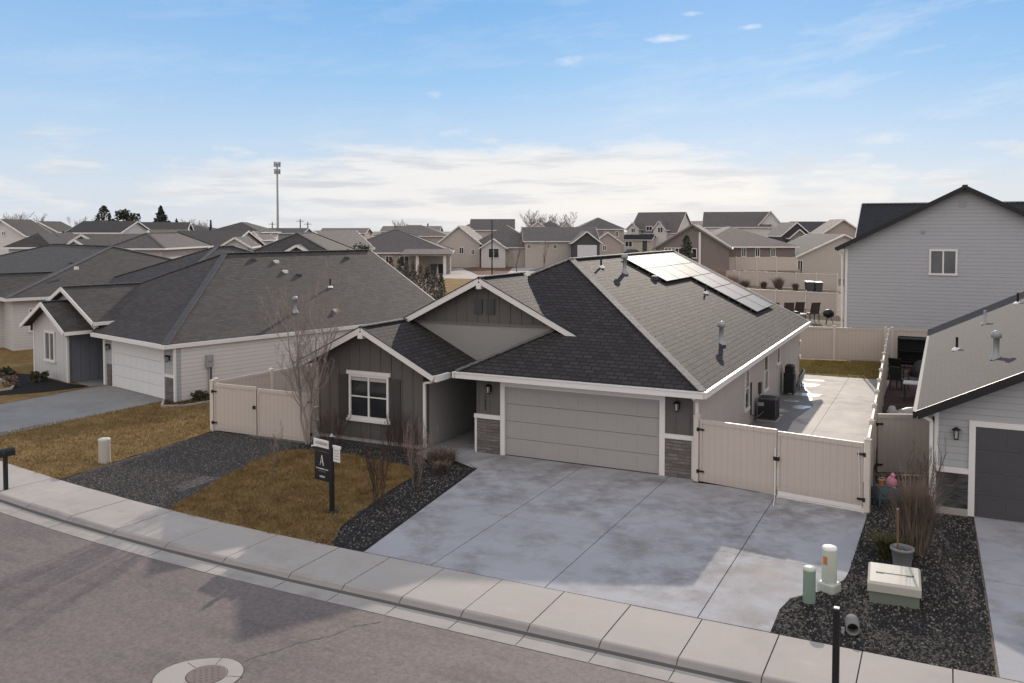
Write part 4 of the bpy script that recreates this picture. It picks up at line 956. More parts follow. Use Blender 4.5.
# ------------------------------------------------------------------ plants
def branchy(seed, h, r0, n_sub=3, levels=4, spread=.55, up=.25, ratio=.68, start=.25, min_r=.004, kids=(2,4), base=.08, tilt_=(.06,.16)):
    """returns (trunk mesh builder, twig mesh builder) of a leafless plant"""
    rr = random.Random(seed); T, B = MB(), MB()
    def grow(p, d, ln, r, lv):
        n = 5 if lv <= 1 else 3; pts = [p]; rads = [r]; q = p.copy(); dd = d.copy()
        for i in range(n):
            dd = (dd + Vector((rr.gauss(0,.14),rr.gauss(0,.14),rr.gauss(0,.06)+.05*up))).normalized(); q = q + dd*(ln/n); pts.append(q.copy()); rads.append(max(min_r*.7, r*(1-.62*(i+1)/n)))
        (T if lv == 0 else B).tube(pts, rads, 6 if lv == 0 else 4 if lv == 1 else 3, 0, False)
        if lv >= levels: return
        k = rr.randint(*kids) + (3 if lv == 0 else 0)
        for j in range(k):
            t = start + (1-start)*(j+rr.random())/k; i = min(int(t*n), n-1); pos = pts[i].lerp(pts[i+1], t*n-i)
            a = rr.uniform(0, 2*pi); side = Vector((cos(a), sin(a), 0)); nd = (d*(1-spread) + side*spread*rr.uniform(.6,1.2) + Vector((0,0,up))).normalized()
            grow(pos, nd, ln*ratio*rr.uniform(.65,1.05)*(1-.35*t), max(min_r, rads[i]*.55), lv+1)
    for s_ in range(n_sub):
        a = 2*pi*s_/max(1,n_sub)+rr.random(); tilt = .0 if n_sub == 1 else rr.uniform(*tilt_)
        bs = base*rr.uniform(.3,1)*(n_sub>1); grow(Vector((cos(a)*bs, sin(a)*bs, -.03)), Vector((cos(a)*tilt, sin(a)*tilt, 1)).normalized(), h*rr.uniform(.72,.9), r0, 0)
    return T, B
def bare_tree(label, loc, seed, h, r0, cat='tree', name='bare_tree', tm=None, bm=None, group=None, **k):
    t = thing(name, label, cat, loc, 0, group); T, B = branchy(seed, h, r0, **k)
    T.build('trunk', tm or M['bark'], t); B.build('branches', bm or M['bark_p'], t); return t
M['bark_t'] = m_paint('pale_bark', (.33,.27,.245), .9, .2)
bare_tree('tall leafless birch-like tree with several pale stems at the corner of the dark house', (-6.4,-1.55,0), 3, 5.3, .04, tm=M['bark_t'], bm=M['bark_t'], n_sub=4, levels=4, spread=.52, up=.42, ratio=.55, kids=(5,6), min_r=.0034, start=.2)
bare_tree('small leafless sapling standing alone between gravel and lawn', (-4.75,-5.05,0), 8, 1.75, .022, name='sapling', n_sub=1, levels=3, spread=.35, up=.6, ratio=.55, kids=(3,4), min_r=.004)
bg_ = 'bare upright shrubs at the lawn edge'
bare_tree('tall thin bare shrub at the corner of the lawn, right of the sign', (-.62,-5.9,0), 21, 1.7, .013, 'shrub', 'bare_shrub', M['bark_d'], M['bark_d'], bg_, n_sub=9, levels=2, spread=.12, up=.8, ratio=.5, kids=(3,5), min_r=.0045, base=.14, tilt_=(.0,.14))
bare_tree('tall thin bare shrub nearest the porch downspout', (-.72,-3.9,0), 22, 1.65, .013, 'shrub', 'bare_shrub', M['bark'], M['bark_p'], bg_, n_sub=10, levels=2, spread=.12, up=.8, ratio=.5, kids=(3,5), min_r=.0045, base=.14, tilt_=(.0,.16))
bare_tree('reddish bare shrub under the front window', (-3.1,-1.3,0), 23, 1.25, .011, 'shrub', 'bare_shrub', M['bark_d'], M['bark_d'], bg_, n_sub=12, levels=2, spread=.3, up=.5, ratio=.55, kids=(3,5), min_r=.004, base=.34, tilt_=(.02,.5))
bare_tree('low bare shrub against the dark wall left of the window', (-5.6,-1.3,0), 24, 1.1, .011, 'shrub', 'bare_shrub', M['bark_d'], M['bark_d'], bg_, n_sub=10, levels=2, spread=.32, up=.5, ratio=.55, kids=(3,5), min_r=.004, base=.3, tilt_=(.02,.5))
bare_tree('bare bush against the dark wall between window and downspout', (-2.9,-1.25,0), 25, 1.0, .011, 'shrub', 'bare_shrub', M['bark_d'], M['bark_d'], bg_, n_sub=11, levels=2, spread=.34, up=.5, ratio=.55, kids=(3,5), min_r=.004, base=.32, tilt_=(.02,.55))
def grass_clump(label, loc, seed, n, h, w, m, name='ornamental_plant', cat='plant', lean=.5, group=None, base=0.0, wid=(.008,.016)):
    rr = random.Random(seed); mb = MB()
    for i in range(n):
        a = rr.uniform(0,2*pi); r = w*.18*sqrt(rr.random()); p = Vector((r*cos(a), r*sin(a), base)); b_ = rr.uniform(0,2*pi); l = rr.random()**1.4*lean; hh = h*rr.uniform(.55,1); wd = rr.uniform(*wid)
        d = Vector((cos(b_)*l, sin(b_)*l, 1)); t = Vector((-sin(b_), cos(b_), 0))*wd
        q = p + d*hh*.6; e_ = q + Vector((cos(b_)*l*1.9, sin(b_)*l*1.9, .75))*hh*.4
        mb.poly([p-t,p+t,q+t*.8,q-t*.8]); mb.poly([q-t*.8,q+t*.8,e_])
    o = mb.build(name, m, None, loc); return tag(o, label, cat, group)
M['straw'] = m_leaf('straw_grass', (.32,.25,.19), (.20,.15,.12)); M['straw_d'] = m_leaf('brown_grass', (.15,.105,.085), (.24,.17,.14)); M['straw_p'] = m_leaf('pinkish_grass', (.46,.31,.25), (.34,.22,.18))
grass_clump('low grey clump of cut grass beside the porch walk', (-1.35,-1.55,0), 31, 900, .5, 2.2, M['straw_d'], lean=1.3, wid=(.004,.009))
grass_clump('dark low clump at the tip of the planting strip by the driveway', (-.75,-2.6,0), 32, 260, .4, 1.0, M['straw_d'], lean=1.2)
grass_clump('tall feathery brown grass behind the utility box in the right gravel bed', (11.58,-3.35,0), 33, 1500, 2.0, 1.5, m_leaf('tan_grass', (.28,.215,.17), (.17,.13,.105)), lean=.5, wid=(.003,.0075))
grass_clump('low green-brown tuft at the foot of the tall feathery grass', (11.15,-3.9,0), 36, 500, .6, 1.3, m_leaf('green_tuft', (.07,.08,.03), (.14,.12,.06)), lean=1.0)
bare_tree('climbing bare shrub against the corner of the blue-grey garage', (11.75,-.9,0), 34, 1.9, .014, 'shrub', 'bare_shrub', M['bark'], M['bark'], bg_, n_sub=9, levels=2, spread=.22, up=.7, ratio=.5, kids=(3,5), min_r=.0045, base=.15, tilt_=(.0,.2))
M['green'] = m_leaf('dull_green', (.05,.06,.025), (.09,.085,.04))
def leaf_crown(mb, rr, c, rad, n, sz, shape='ball', mi=0):
    """small leaf clumps through an uneven crown volume"""
    lumps = [(Vector((rr.gauss(0,.45),rr.gauss(0,.45),rr.gauss(0,.4))), rr.uniform(.35,.6)) for _ in range(9)]
    for i in range(n):
        if shape == 'cone':
            t = rr.random()**1.6; a = rr.uniform(0,2*pi); whorl = .62+.38*abs(sin(t*16+sin(a*3)))
            r = (1-t)*whorl*(.35+.65*rr.random()**.5)*(1+.18*sin(a*5+t*9)); p = Vector((r*rad[0]*cos(a), r*rad[1]*sin(a), t*rad[2]))
        elif shape == 'column':
            t = rr.random(); a = rr.uniform(0,2*pi); prof = (sin(pi*min(1,t*.9+.1))**.5)*(1-.5*t); r = prof*rr.random()**.4*(1+.2*sin(a*4+t*11)); p = Vector((r*rad[0]*cos(a), r*rad[1]*sin(a), t*rad[2]))
        else:
            l, lr = rr.choice(lumps); d = Vector((rr.gauss(0,1),rr.gauss(0,1),rr.gauss(0,1))).normalized()*lr*rr.random()**.35; p = l+d; p = Vector((p.x*rad[0], p.y*rad[1], p.z*rad[2]+rad[2]))
        p = c + p; n_ = Vector((rr.gauss(0,1),rr.gauss(0,1),rr.gauss(0,1)+.6)).normalized(); t_ = n_.orthogonal().normalized(); b_ = n_.cross(t_); s_ = sz*rr.uniform(.5,1.3)
        mb.poly([p-t_*s_, p+b_*s_*.6, p+t_*s_, p-b_*s_*.6], mi)
def leafy(label, u, D, h, rad, n, sz, m, shape='ball', name='evergreen_tree', cat='tree', group=None, seed=1, trunk=.25, base=None):
    p = at(u, D) if base is None else Vector((*base,0)); t = thing(name, label, cat, p, seed*.7, group); rr = random.Random(seed)
    mb = MB(); mb.tube([(0,0,-.05),(rad[0]*.03,0,h*.5),(0,0,h*.92)], [trunk, trunk*.7, trunk*.15], 7)
    for k in range(7):
        a = rr.uniform(0,6.28); z = h*rr.uniform(.35,.8); mb.tube([(0,0,z),(rad[0]*.6*cos(a),rad[1]*.6*sin(a),z+h*.1)],[trunk*.3,trunk*.08],4)
    mb.build('trunk', M['bark'], t)
    mb = MB(); z0 = h - (rad[2]*2 if shape == 'ball' else rad[2]); leaf_crown(mb, rr, Vector((0,0,z0)), rad, n, sz, shape); mb.build('crown', m, t); return t
M['spruce'] = m_leaf('spruce_needles', (.040,.055,.048), (.075,.09,.078)); M['pine'] = m_leaf('pine_needles', (.05,.06,.045), (.10,.105,.075)); M['juniper'] = m_leaf('grey_juniper', (.085,.085,.075), (.15,.14,.125))
SK = 'trees on the skyline'
def skz(v, D): return zz(v, D)
leafy('thin ragged pine left of the round evergreen on the skyline', 104, 190, skz(206,190), (2.6,2.6,6.5), 520, .36, M['pine'], 'column', group=SK, seed=2)
leafy('round leafy evergreen between the ragged pine and the spruce', 124, 190, skz(208,190), (2.9,2.9,2.6), 900, .42, M['pine'], 'ball', group=SK, seed=3)
leafy('tall pointed dark spruce on the left skyline', 161.5, 165, skz(206.5,165), (2.9,2.9,5.5), 1100, .34, M['spruce'], 'cone', group=SK, seed=4)
leafy('small dark spruce just right of the tall spruce', 177, 165, skz(219,165), (1.3,1.3,6), 350, .3, M['spruce'], 'cone', group=SK, seed=5)
leafy('small dark conifer at the left end of the pale hipped roof', 211, 200, skz(220.5,200), (1.0,1.0,6), 260, .3, M['spruce'], 'cone', group=SK, seed=6)
leafy('tiny pointed conifer above the covered patio roof', 428, 260, skz(224,260), (1.1,1.1,6), 260, .35, M['spruce'], 'cone', group=SK, seed=7)
leafy('narrow dark evergreen standing against the brown gable wall', 686.5, 100, skz(236,100), (1.25,1.25,5.3), 900, .2, M['pine'], 'column', group=SK, seed=8)
leafy('round dark shrub right of the rust gable, behind the left ridge', 362, 76, zz(242,76), (1.2,1.2,1.0), 700, .13, M['pine'], 'ball', name='round_shrub', cat='shrub', seed=9, trunk=.1)
JG = 'grey junipers in a row behind the left roof'
jl = ['leftmost and smallest grey juniper of the row', 'second grey juniper of the row from the left', 'third grey juniper from the left, its top spread wide', 'fourth grey juniper, in the middle of the row', 'fifth grey juniper, right of the middle of the row', 'sixth grey juniper, third from the right', 'seventh grey juniper, second from the right end', 'rightmost and tallest-looking grey juniper by the gable']
for i, (u, v) in enumerate(((391,257),(399,258.5),(406,260),(413,262),(420,264),(427,267),(434,270),(441,274))):
    D = 76-i*2.6; leafy(jl[i], u, D, zz(v,D), (.62,.62,zz(v,D)-.1), 1100, .085, M['juniper'] if i % 4 else M['straw_d'], 'column', 'juniper', 'shrub', JG, 40+i, .08)
BT = 'bare trees on the horizon'; M['bark_h'] = m_paint('hazed_twigs', (.27,.235,.225), .9, .1)  # twigs paled, horizon haze put into the bark colour
for i, (lab, u, D, v, sp_) in enumerate((('wide bare tree at the far left of the horizon', 12, 230, 213, 5), ('bare treetops above the grey broad gable', 32, 230, 215, 5), ('row of bare treetops above the long white house', 78, 240, 217, 4), ('bare tree between the two small conifers', 186, 230, 221, 4), ('low bare tree right of the small conifer', 198, 230, 222, 4), ('bare treetop right of the little conifer on the middle skyline', 400, 250, 222, 4), ('tall bare tree behind the beige gabled house', 532, 240, 214, 4), ('bare trees behind the twin pale gables, left one', 546, 245, 215, 4), ('bare trees behind the twin pale gables, right one', 560, 245, 216, 4))):
    h = zz(v, D); bare_tree(lab, at(u,D), 60+i, h*.95, .16, group=BT, n_sub=5, levels=3, spread=.55, up=.35, ratio=.6, kids=(5,7), min_r=.022, start=.3, tm=M['bark_h'], bm=M['bark_h'])
for i, (lab, u, D, v) in enumerate((('young leafless street tree in front of the garage of the beige house', 516, 128, 243), ('young leafless street tree left of the dark-gabled garage', 544.5, 125, 245))):
    bare_tree(lab, at(u,D), 80+i, zz(v,D)*1.1, .07, group='young street trees', n_sub=1, levels=3, spread=.4, up=.5, ratio=.55, kids=(4,5), min_r=.018)
for i, (lab, u, v, h, m) in enumerate((('bright pinkish grass clump at the end of the farthest tan fence', 718, 281, 3.1, 'straw_p'), ('pinkish dry grass clump beside the bright one', 733, 287, 2.3, 'straw_p'), ('brown dry shrub left of the middle tan fence', 745, 288, 1.7, 'straw_d'), ('dry brown bush in the bed by the middle tan fence', 764, 287, 1.0, 'straw_d'), ('rounded tan bush in the middle of the fence bed', 779, 287.5, 1.7, 'straw'), ('dark low bush near the two grey bins', 796, 289, 1.0, 'straw_d'))):
    D = F*CAM.z/(v+1.5-228.8) if i > 2 else 101-i*2; grass_clump(lab, at(u,D), 90+i, 700, h, h*1.25, M[m], lean=.7, group='dry shrubs along the fence bed', name='dry_shrub')
for i, (lab, loc, h) in enumerate((('dark rounded bush in the black mulch by the white garage corner', lw(.6,1.2), .45), ('sprawling dark bush in the black mulch at the grey walk', lw(-8.9,-2.6), .5), ('small bush under the neighbour\'s front window', lw(-9.3,-1.2), .5), ('dark bush where the black mulch meets the left lawn', lw(-12.3,-1.6), .45))):
    leafy(lab, 0, 0, h, (.38,.38,h*.5), 350, .07, M['green'] if i != 1 else M['straw_d'], 'ball', 'low_bush', 'shrub', 'bushes in the black mulch', 100+i, .03, base=(loc[0],loc[1]))

# ------------------------------------------------------------------ things in the front
M['pale_green'] = m_paint('pale_green_plastic', (.50,.53,.46), .5, .05, .3, .5); M['sage'] = m_paint('sage_green_plastic', (.21,.29,.235), .5, .05, .3, .5); M['box_green'] = m_paint('utility_green', (.47,.445,.385), .5, .07, .3, .6)
UG = 'utility pedestals'
def pedestal(label, loc, h, r, m, sticker=False, flare=False):
    t = thing('utility_pedestal', label, 'pedestal', loc, R(-25), UG); mb = MB()
    if flare: mb.bbox(-r*1.25, r*1.25, -r*1.15, r*1.15, -.02, .17, .03)
    mb.lathe([(r*1.02,0),(r,.1),(r*.97,h-.05)], n=24); b = mb.build('body', m, t)
    mb = MB(); mb.lathe([(r*1.0,h-.05),(r*1.0,h-.015),(r*.9,h),(r*.4,h+.012)], n=24); mb.build('cap', M['pale_green'] if not sticker else M['white'], t)
    if sticker:
        mb = MB()
        for k in range(6):
            a0, a1 = R(-112+k*6), R(-106+k*6); q = r+.003; mb.poly([(q*cos(a0),q*sin(a0),h*.62),(q*cos(a1),q*sin(a1),h*.62),(q*cos(a1),q*sin(a1),h*.80),(q*cos(a0),q*sin(a0),h*.80)])
        mb.build('sticker', m_paint('orange_sticker', (.55,.16,.05), .5), t)
    return t
pedestal('short sage green round pedestal at the driveway corner, in front of the taller pale one', (9.90,-7.02,0), .66, .115, M['sage'])
pedestal('taller pale round pedestal with an orange sticker beside the driveway corner', (10.17,-6.28,0), .85, .14, M['pale_green'], True, True)
pedestal('pale green round pedestal at the edge of the neighbour\'s brown lawn', (-10.35,-6.05,0), .72, .17, M['box_green'])
t = thing('transformer_box', 'low boxy pale green utility cabinet with a sloped lid in the right gravel bed', 'utility box', (11.31,-6.1,0), R(3))
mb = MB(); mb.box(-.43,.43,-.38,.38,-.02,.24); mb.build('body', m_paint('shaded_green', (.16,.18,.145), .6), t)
mb = MB(); mb.faces([(-.46,-.42,.22),(.46,-.42,.22),(.46,.42,.22),(-.46,.42,.22),(-.46,-.42,.36),(.46,-.42,.36),(.46,.42,.45),(-.46,.42,.45),(-.42,-.37,.40),(.42,-.37,.40),(.42,.38,.485),(-.42,.38,.485)],[(3,2,1,0),(0,1,5,4),(1,2,6,5),(2,3,7,6),(3,0,4,7),(4,5,9,8),(5,6,10,9),(6,7,11,10),(7,4,8,11),(8,9,10,11)]); l = mb.build('lid', M['box_green'], t)
for x in (-.25,.27):
    mb = MB(); mb.box(x-.07,x+.07,-.01,.03,.43,.452); mb.build('lid_handle', M['dgrey'], l)
mb = MB(); mb.bar((-.18,.01,.444),(.2,.01,.444),.012,.012); mb.build('lid_seam', M['dgrey'], l)
t = thing('plant_pot', 'grey plastic pot with a stake, under the tall brown grass', 'pot', (11.38,-4.42,0)); mb = MB()
mb.lathe([(.17,0),(.21,.36),(.235,.37),(.235,.42),(.205,.42),(.19,.30)], n=18); mb.build('pot', m_paint('grey_pot', (.20,.20,.205), .6), t); mb = MB(); mb.bar((-.08,.0,.1),(-.10,.02,1.2),.04,.04); mb.build('stake', m_paint('wood_stake', (.16,.095,.065)), t)
t = thing('drain_pipe', 'short grey pipe stub with a dark open end lying in gravel behind the black post', 'pipe', (10.74,-7.95,.0), R(8)); mb = MB()
nn = 18
def ringv(r, y): return [(r*cos(2*pi*k/nn), y, .11+r*sin(2*pi*k/nn)) for k in range(nn)]
a_, b_, c_, d_ = ringv(.115,-.17), ringv(.115,.20), ringv(.095,-.17), ringv(.095,.05)
fs = []
for k in range(nn):
    l = (k+1) % nn; fs += [(k,l,nn+l,nn+k), (2*nn+l,2*nn+k,3*nn+k,3*nn+l), (k,2*nn+k,2*nn+l,l)]
mb.faces(a_+b_+c_+d_, fs, 0, True); mb.poly(b_); mb.build('pipe', m_paint('weathered_grey', (.19,.185,.18), .8), t)
mb = MB(); mb.poly(d_); mb.build('opening', M['black'], t)
mb = MB(); mb.box(-.18,-.13,-.12,-.07,-.02,.09); mb.build('bracket', M['grey'], t)
MG = 'black kerbside mailboxes'
def mailbox(label, loc, rz, h=1.02, box=True):
    t = thing('mailbox', label, 'mailbox', loc, rz, MG); mb = MB(); mb.bbox(-.05,.05,-.05,.05,-.02,h,.012); mb.build('post', M['black'], t)
    if box:
        mb = MB(); prof = [(-.09,0),(.09,0),(.09,.12)]+[(.09*cos(R(a)),.12+.09*sin(R(a))) for a in range(15,180,15)]+[(-.09,.12)]
        n_ = len(prof); v = [(x,-.30,h-.02+z) for x,z in prof]+[(x,.22,h-.02+z) for x,z in prof]; mb.faces(v,[tuple(range(n_)),tuple(reversed(range(n_,2*n_)))]+[(i,n_+i,n_+(i+1)%n_,(i+1)%n_) for i in range(n_)]); b = mb.build('mailbox_body', M['black'], t)
        mb = MB(); mb.box(.092,.10,-.1,-.07,h+.05,h+.18); mb.build('flag', M['dgrey'], b)
    return t
mailbox('black mailbox on a dark post at the left edge of the picture', (-10.36,-9.12,0), R(-10), .92)
t = mailbox('plain black square post at the kerb on the right, without a box', (10.70,-10.14,0), 0, 1.26, False)
mb = MB(); mb.bbox(-.042,.042,-.042,.042,1.26,1.275,.005); mb.build('post_cap', M['grey'], t)
# sale sign
t = thing('yard_sign', 'black yard sign post with a hanging black panel and two small white riders', 'sign', (-1.36,-6.77,0), R(-14)); mb = MB()
mb.bbox(-.05,.05,-.05,.05,-.02,1.88,.01); mb.bbox(-.16,.16,-.12,.12,-.02,.035,.01); mb.build('post', M['black'], t)
mb = MB(); mb.lathe([(.05,1.88),(.035,1.91),(.01,1.95)], n=12); mb.build('post_cap', M['grey'], t)
mb = MB(); mb.box(-.72,-.05,-.03,.03,1.47,1.54); mb.build('arm', M['black'], t)
def sgp(label_, u0, u1, z0, z1, m, y=-.012, parent=None): 
    mb = MB(); mb.box(u0,u1,y,y+.02,z0,z1); return mb.build(label_, m, parent or t)
pn = sgp('panel', -.66, -.08, .72, 1.44, M['black'])
mb = MB()
def stroke(a, b, w=.012): mb.bar((a[0],-.016,a[1]),(b[0],-.016,b[1]),.004,w,0,(0,1,0)) if False else mb.poly([(a[0]-w/2,-.0145,a[1]),(b[0]-w/2,-.0145,b[1]),(b[0]+w/2,-.0145,b[1]),(a[0]+w/2,-.0145,a[1])])
stroke((-.44,1.10),(-.37,1.36),.014); stroke((-.37,1.36),(-.31,1.10),.03); mb.poly([(-.41,-.0145,1.185),(-.33,-.0145,1.185),(-.33,-.0145,1.20),(-.41,-.0145,1.20)])
mb.build('emblem', M['white'], pn)
def word_(txt, size, x, z, parent, m, y=-.0146, rot=0.0):
    cu = bpy.data.curves.new('lettering', 'FONT'); cu.body = txt; cu.size = size; cu.align_x = 'CENTER'; ob = bpy.data.objects.new('lettering', cu); COL.objects.link(ob); bpy.context.view_layer.update()
    me = bpy.data.meshes.new_from_object(ob.evaluated_get(bpy.context.evaluated_depsgraph_get())); bpy.data.objects.remove(ob); me.materials.clear(); me.materials.append(m)
    o_ = bpy.data.objects.new('lettering', me); COL.objects.link(o_); o_.parent = parent; o_.location = (x,y,z); o_.rotation_euler = (R(90),0,rot); return o_
def dashes(x0, x1, z, h, name, parent, m, seed):
    """lettering too small to read in the photograph: a line of short strokes"""
    rr = random.Random(seed); mb = MB(); x = x0
    while x < x1:
        w = rr.uniform(.008,.022); mb.poly([(x,-.0146,z),(x+w,-.0146,z),(x+w,-.0146,z+h*rr.uniform(.7,1)),(x,-.0146,z+h*rr.uniform(.7,1))]); x += w+rr.uniform(.005,.014)
    return mb.build(name, m, parent)
dashes(-.60,-.14,1.00,.035,'lettering',pn,M['white'],1); dashes(-.52,-.22,.95,.015,'lettering',pn,M['grey'],2); dashes(-.46,-.28,.80,.05,'lettering',pn,M['white'],3)
r1 = sgp('rider', -.70, -.10, 1.55, 1.74, M['white']); mb = MB(); mb.bar((-.78,-.01,1.53),(-.6,-.01,1.545),.03,.03); mb.build('rider_clip', M['white'], r1)
dashes(-.62,-.14,1.61,.09,'lettering',r1,M['grey'],4)
r2 = sgp('rider', .08, .32, 1.28, 1.62, M['white']); sgp('rider_top', .05, .36, 1.62, 1.68, M['white'], parent=r2)
for k in range(4): dashes(.12,.29,1.34+k*.07,.035,'lettering',r2,M['grey'],10+k)
# children's toys at the gate post
t = thing('toy_cart', 'small teal plastic play cart standing beside the gate post', 'toy', (10.83,-.15,0), R(20)); tl = m_paint('teal_plastic', (.02,.10,.13), .4)
mb = MB(); mb.bbox(-.24,.24,-.2,.2,.36,.48,.02); mb.bbox(-.2,.2,-.17,.17,.2,.24,.01); mb.build('tray', tl, t)
for x in (-.2,.2):
    for y in (-.16,.16): mb = MB(); mb.bar((x,y,0),(x,y,.36),.04,.04); mb.build('leg', tl, t)
mb = MB(); mb.bar((-.26,.1,.0),(-.26,.1,.85),.03,.03); mb.build('handle_post', M['dgrey'], t)
t = thing('stuffed_toy', 'pink round toy lying on the teal play cart', 'toy', (10.95,-.18,.48)); mb = MB(); mb.lathe([(.02,.0),(.10,.03),(.14,.11),(.13,.19),(.07,.26),(.02,.27)], n=14); mb.build('body', m_paint('pink_plush', (.62,.22,.33), .9), t)
mb = MB(); mb.lathe([(.02,.25),(.06,.28),(.06,.33),(.02,.37)], (.03,0,0), n=10); mb.build('head', m_paint('pink_plush_pale', (.66,.3,.38), .9), t)
t = thing('toy_bucket', 'small orange toy bucket on the teal play cart', 'toy', (10.72,-.12,.48)); mb = MB(); mb.lathe([(.06,0),(.08,.14),(.09,.15)], n=14); mb.build('bucket', m_paint('orange_plastic', (.62,.25,.05), .4), t); mb = MB(); mb.tube([(-.08,0,.14),(-.05,0,.21),(.05,0,.21),(.08,0,.14)],.008,5); mb.build('handle', M['white'], t)
# heat pump beside the house
t = thing('air_conditioner', 'dark grey outdoor air conditioning unit standing by the side wall on the patio', 'air conditioner', (6.36,8.75,0)); mb = MB(); mb.bbox(-.33,.33,-.33,.33,.05,.84,.03); b = mb.build('body', M['dgrey'], t)
mb = MB()
for k in range(16):
    z = .12+k*.042
    for s_ in (-1,1): mb.box(-.29,.29,s_*.332,s_*.345,z,z+.018); mb.box(s_*.332,s_*.345,-.29,.29,z,z+.018)
mb.build('grille', M['black'], t); mb = MB(); mb.lathe([(.27,.841),(.27,.86),(.25,.865)], n=24); mb.build('fan_guard', M['black'], t); mb = MB(); mb.box(-.38,.38,-.38,.38,-.0,.05); mb.build('base_pad', M['conc_s'], t); mb = MB(); mb.box(-.32,-.1,-.346,-.334,.55,.68); mb.build('badge', M['grey'], t)
t = thing('grill', 'tall black covered grill against the side wall beyond the air conditioner', 'grill', (6.25,14.3,0)); mb = MB(); mb.bbox(-.22,.22,-.28,.28,.08,.95,.05); mb.bbox(-.18,.18,-.24,.24,.95,1.25,.06); mb.build('body', M['black'], t)
for x in (-.17,.17):
    for y in (-.22,.22): mb = MB(); mb.bar((x,y,0),(x,y,.1),.05,.05); mb.build('leg', M['dgrey'], t)
mb = MB(); mb.bar((.24,-.2,.9),(.24,.2,.9),.03,.03); mb.build('handle', M['grey'], t)
t = thing('garden_hose', 'coiled grey garden hose heaped beside the black grill', 'hose', (6.5,15.6,0)); mb = MB(); pts = []
for k in range(150):
    a = k*.42; r = .30+.05*sin(k*.13); pts.append((r*cos(a)*.5, r*sin(a), .42+.40*cos(a*.98+.4)*.9+.0006*k))
mb.tube(pts, .022, 6); mb.build('hose', M['grey'], t); mb = MB(); mb.bar((0,-.3,0),(0,-.3,.7),.04,.04); mb.bar((0,.3,0),(0,.3,.7),.04,.04); mb.bar((0,-.3,.7),(0,.3,.7),.04,.04); mb.build('hose_stand', M['dgrey'], t)
# narrow side yard of the right neighbour
PG = 'things kept in the right side yard'
def table_(label, loc, w, d_, h, m, rz=0):
    t = thing('side_table', label, 'table', loc, rz, PG); mb = MB(); mb.box(-w/2,w/2,-d_/2,d_/2,h-.04,h); mb.build('table_top', m, t)
    for sx in (-1,1):
        for sy in (-1,1): mb = MB(); mb.bar((sx*(w/2-.05),sy*(d_/2-.05),0),(sx*(w/2-.05),sy*(d_/2-.05),h-.04),.04,.04); mb.build('leg', M['dgrey'], t)
    return t
def chair_(label, loc, rz, m=None, group=None, name='patio_chair'):
    t = thing(name, label, 'chair', loc, rz, group); m = m or M['dgrey']; mb = MB(); mb.box(-.28,.28,-.27,.27,.40,.45); mb.build('seat', m, t)
    mb = MB(); v = [(-.27,.24,.45),(.27,.24,.45),(.27,.42,1.0),(-.27,.42,1.0)]; mb.slab([Vector(p) for p in v], .03); mb.bar((-.27,.43,1.0),(.27,.43,1.0),.04,.05); mb.build('backrest', m, t)
    for sx in (-1,1):
        for y in (-.24,.26): mb = MB(); mb.bar((sx*.27,y,0),(sx*.27,y,.42),.04,.04); mb.build('leg', m, t)
        mb = MB(); mb.bar((sx*.29,-.25,.62),(sx*.29,.3,.64),.05,.03); mb.bar((sx*.29,-.24,.42),(sx*.29,-.24,.62),.035,.035); mb.build('armrest', m, t)
    return t
table_('white topped table in the dark side yard behind the tan gate', (11.15,15.2,0), 1.1, .8, .72, M['white'])
chair_('blue chair beside the white topped table in the side yard', (11.5,16.6,0), R(200), m_paint('blue_plastic', (.03,.06,.16), .5), PG)
chair_('dark folding chair left of the white topped table in the side yard', (10.35,17.6,0), R(150), M['dgrey'], PG)
chair_('dark chair nearest the tan fence far down the side yard', (10.1,20.3,0), R(170), M['black'], PG)
t = thing('storage_rack', 'tall dark storage rack at the back of the side yard', 'rack', (10.75,24.2,0), 0, PG)
for x in (-.75,.75):
    for y in (-.3,.3): mb = MB(); mb.bar((x,y,0),(x,y,1.55),.06,.06); mb.build('upright', M['black'], t)
for z in (.3,.85,1.45): mb = MB(); mb.box(-.78,.78,-.33,.33,z,z+.05); mb.build('shelf', M['black'], t)
mb = MB(); mb.box(-.75,.75,.3,.33,.1,1.55); mb.build('back_panel', M['black'], t)
def heap(label, loc, sx, sy, h, m, seed):
    rr = random.Random(seed); mb = MB(); n = 12; k_ = 7; vs = []
    for j in range(k_):
        for i in range(n):
            r = 1-j/(k_-1)*.75; vs.append((sx*r*cos(2*pi*i/n)*rr.uniform(.8,1.15), sy*r*sin(2*pi*i/n)*rr.uniform(.8,1.15), h*sin(j/(k_-1)*pi/2)*rr.uniform(.9,1.05)))
    fs = [(j*n+i, j*n+(i+1)%n, (j+1)*n+(i+1)%n, (j+1)*n+i) for j in range(k_-1) for i in range(n)]; mb.faces(vs, fs, 0, True); mb.poly(vs[-n:]); o = mb.build('covered_pile', m, None, loc); return tag(o, label, 'pile', PG)
heap('crumpled white sheet on the ground just behind the tan side gate', (11.2,12.2,0), .75, .28, .25, M['white'], 1)
heap('small pale bundle beside the crumpled white sheet', (10.35,12.0,0), .22, .2, .28, M['white'], 2)
heap('dark covered pile in front of the storage rack', (11.1,21.9,0), .6, .8, .7, M['black'], 3)
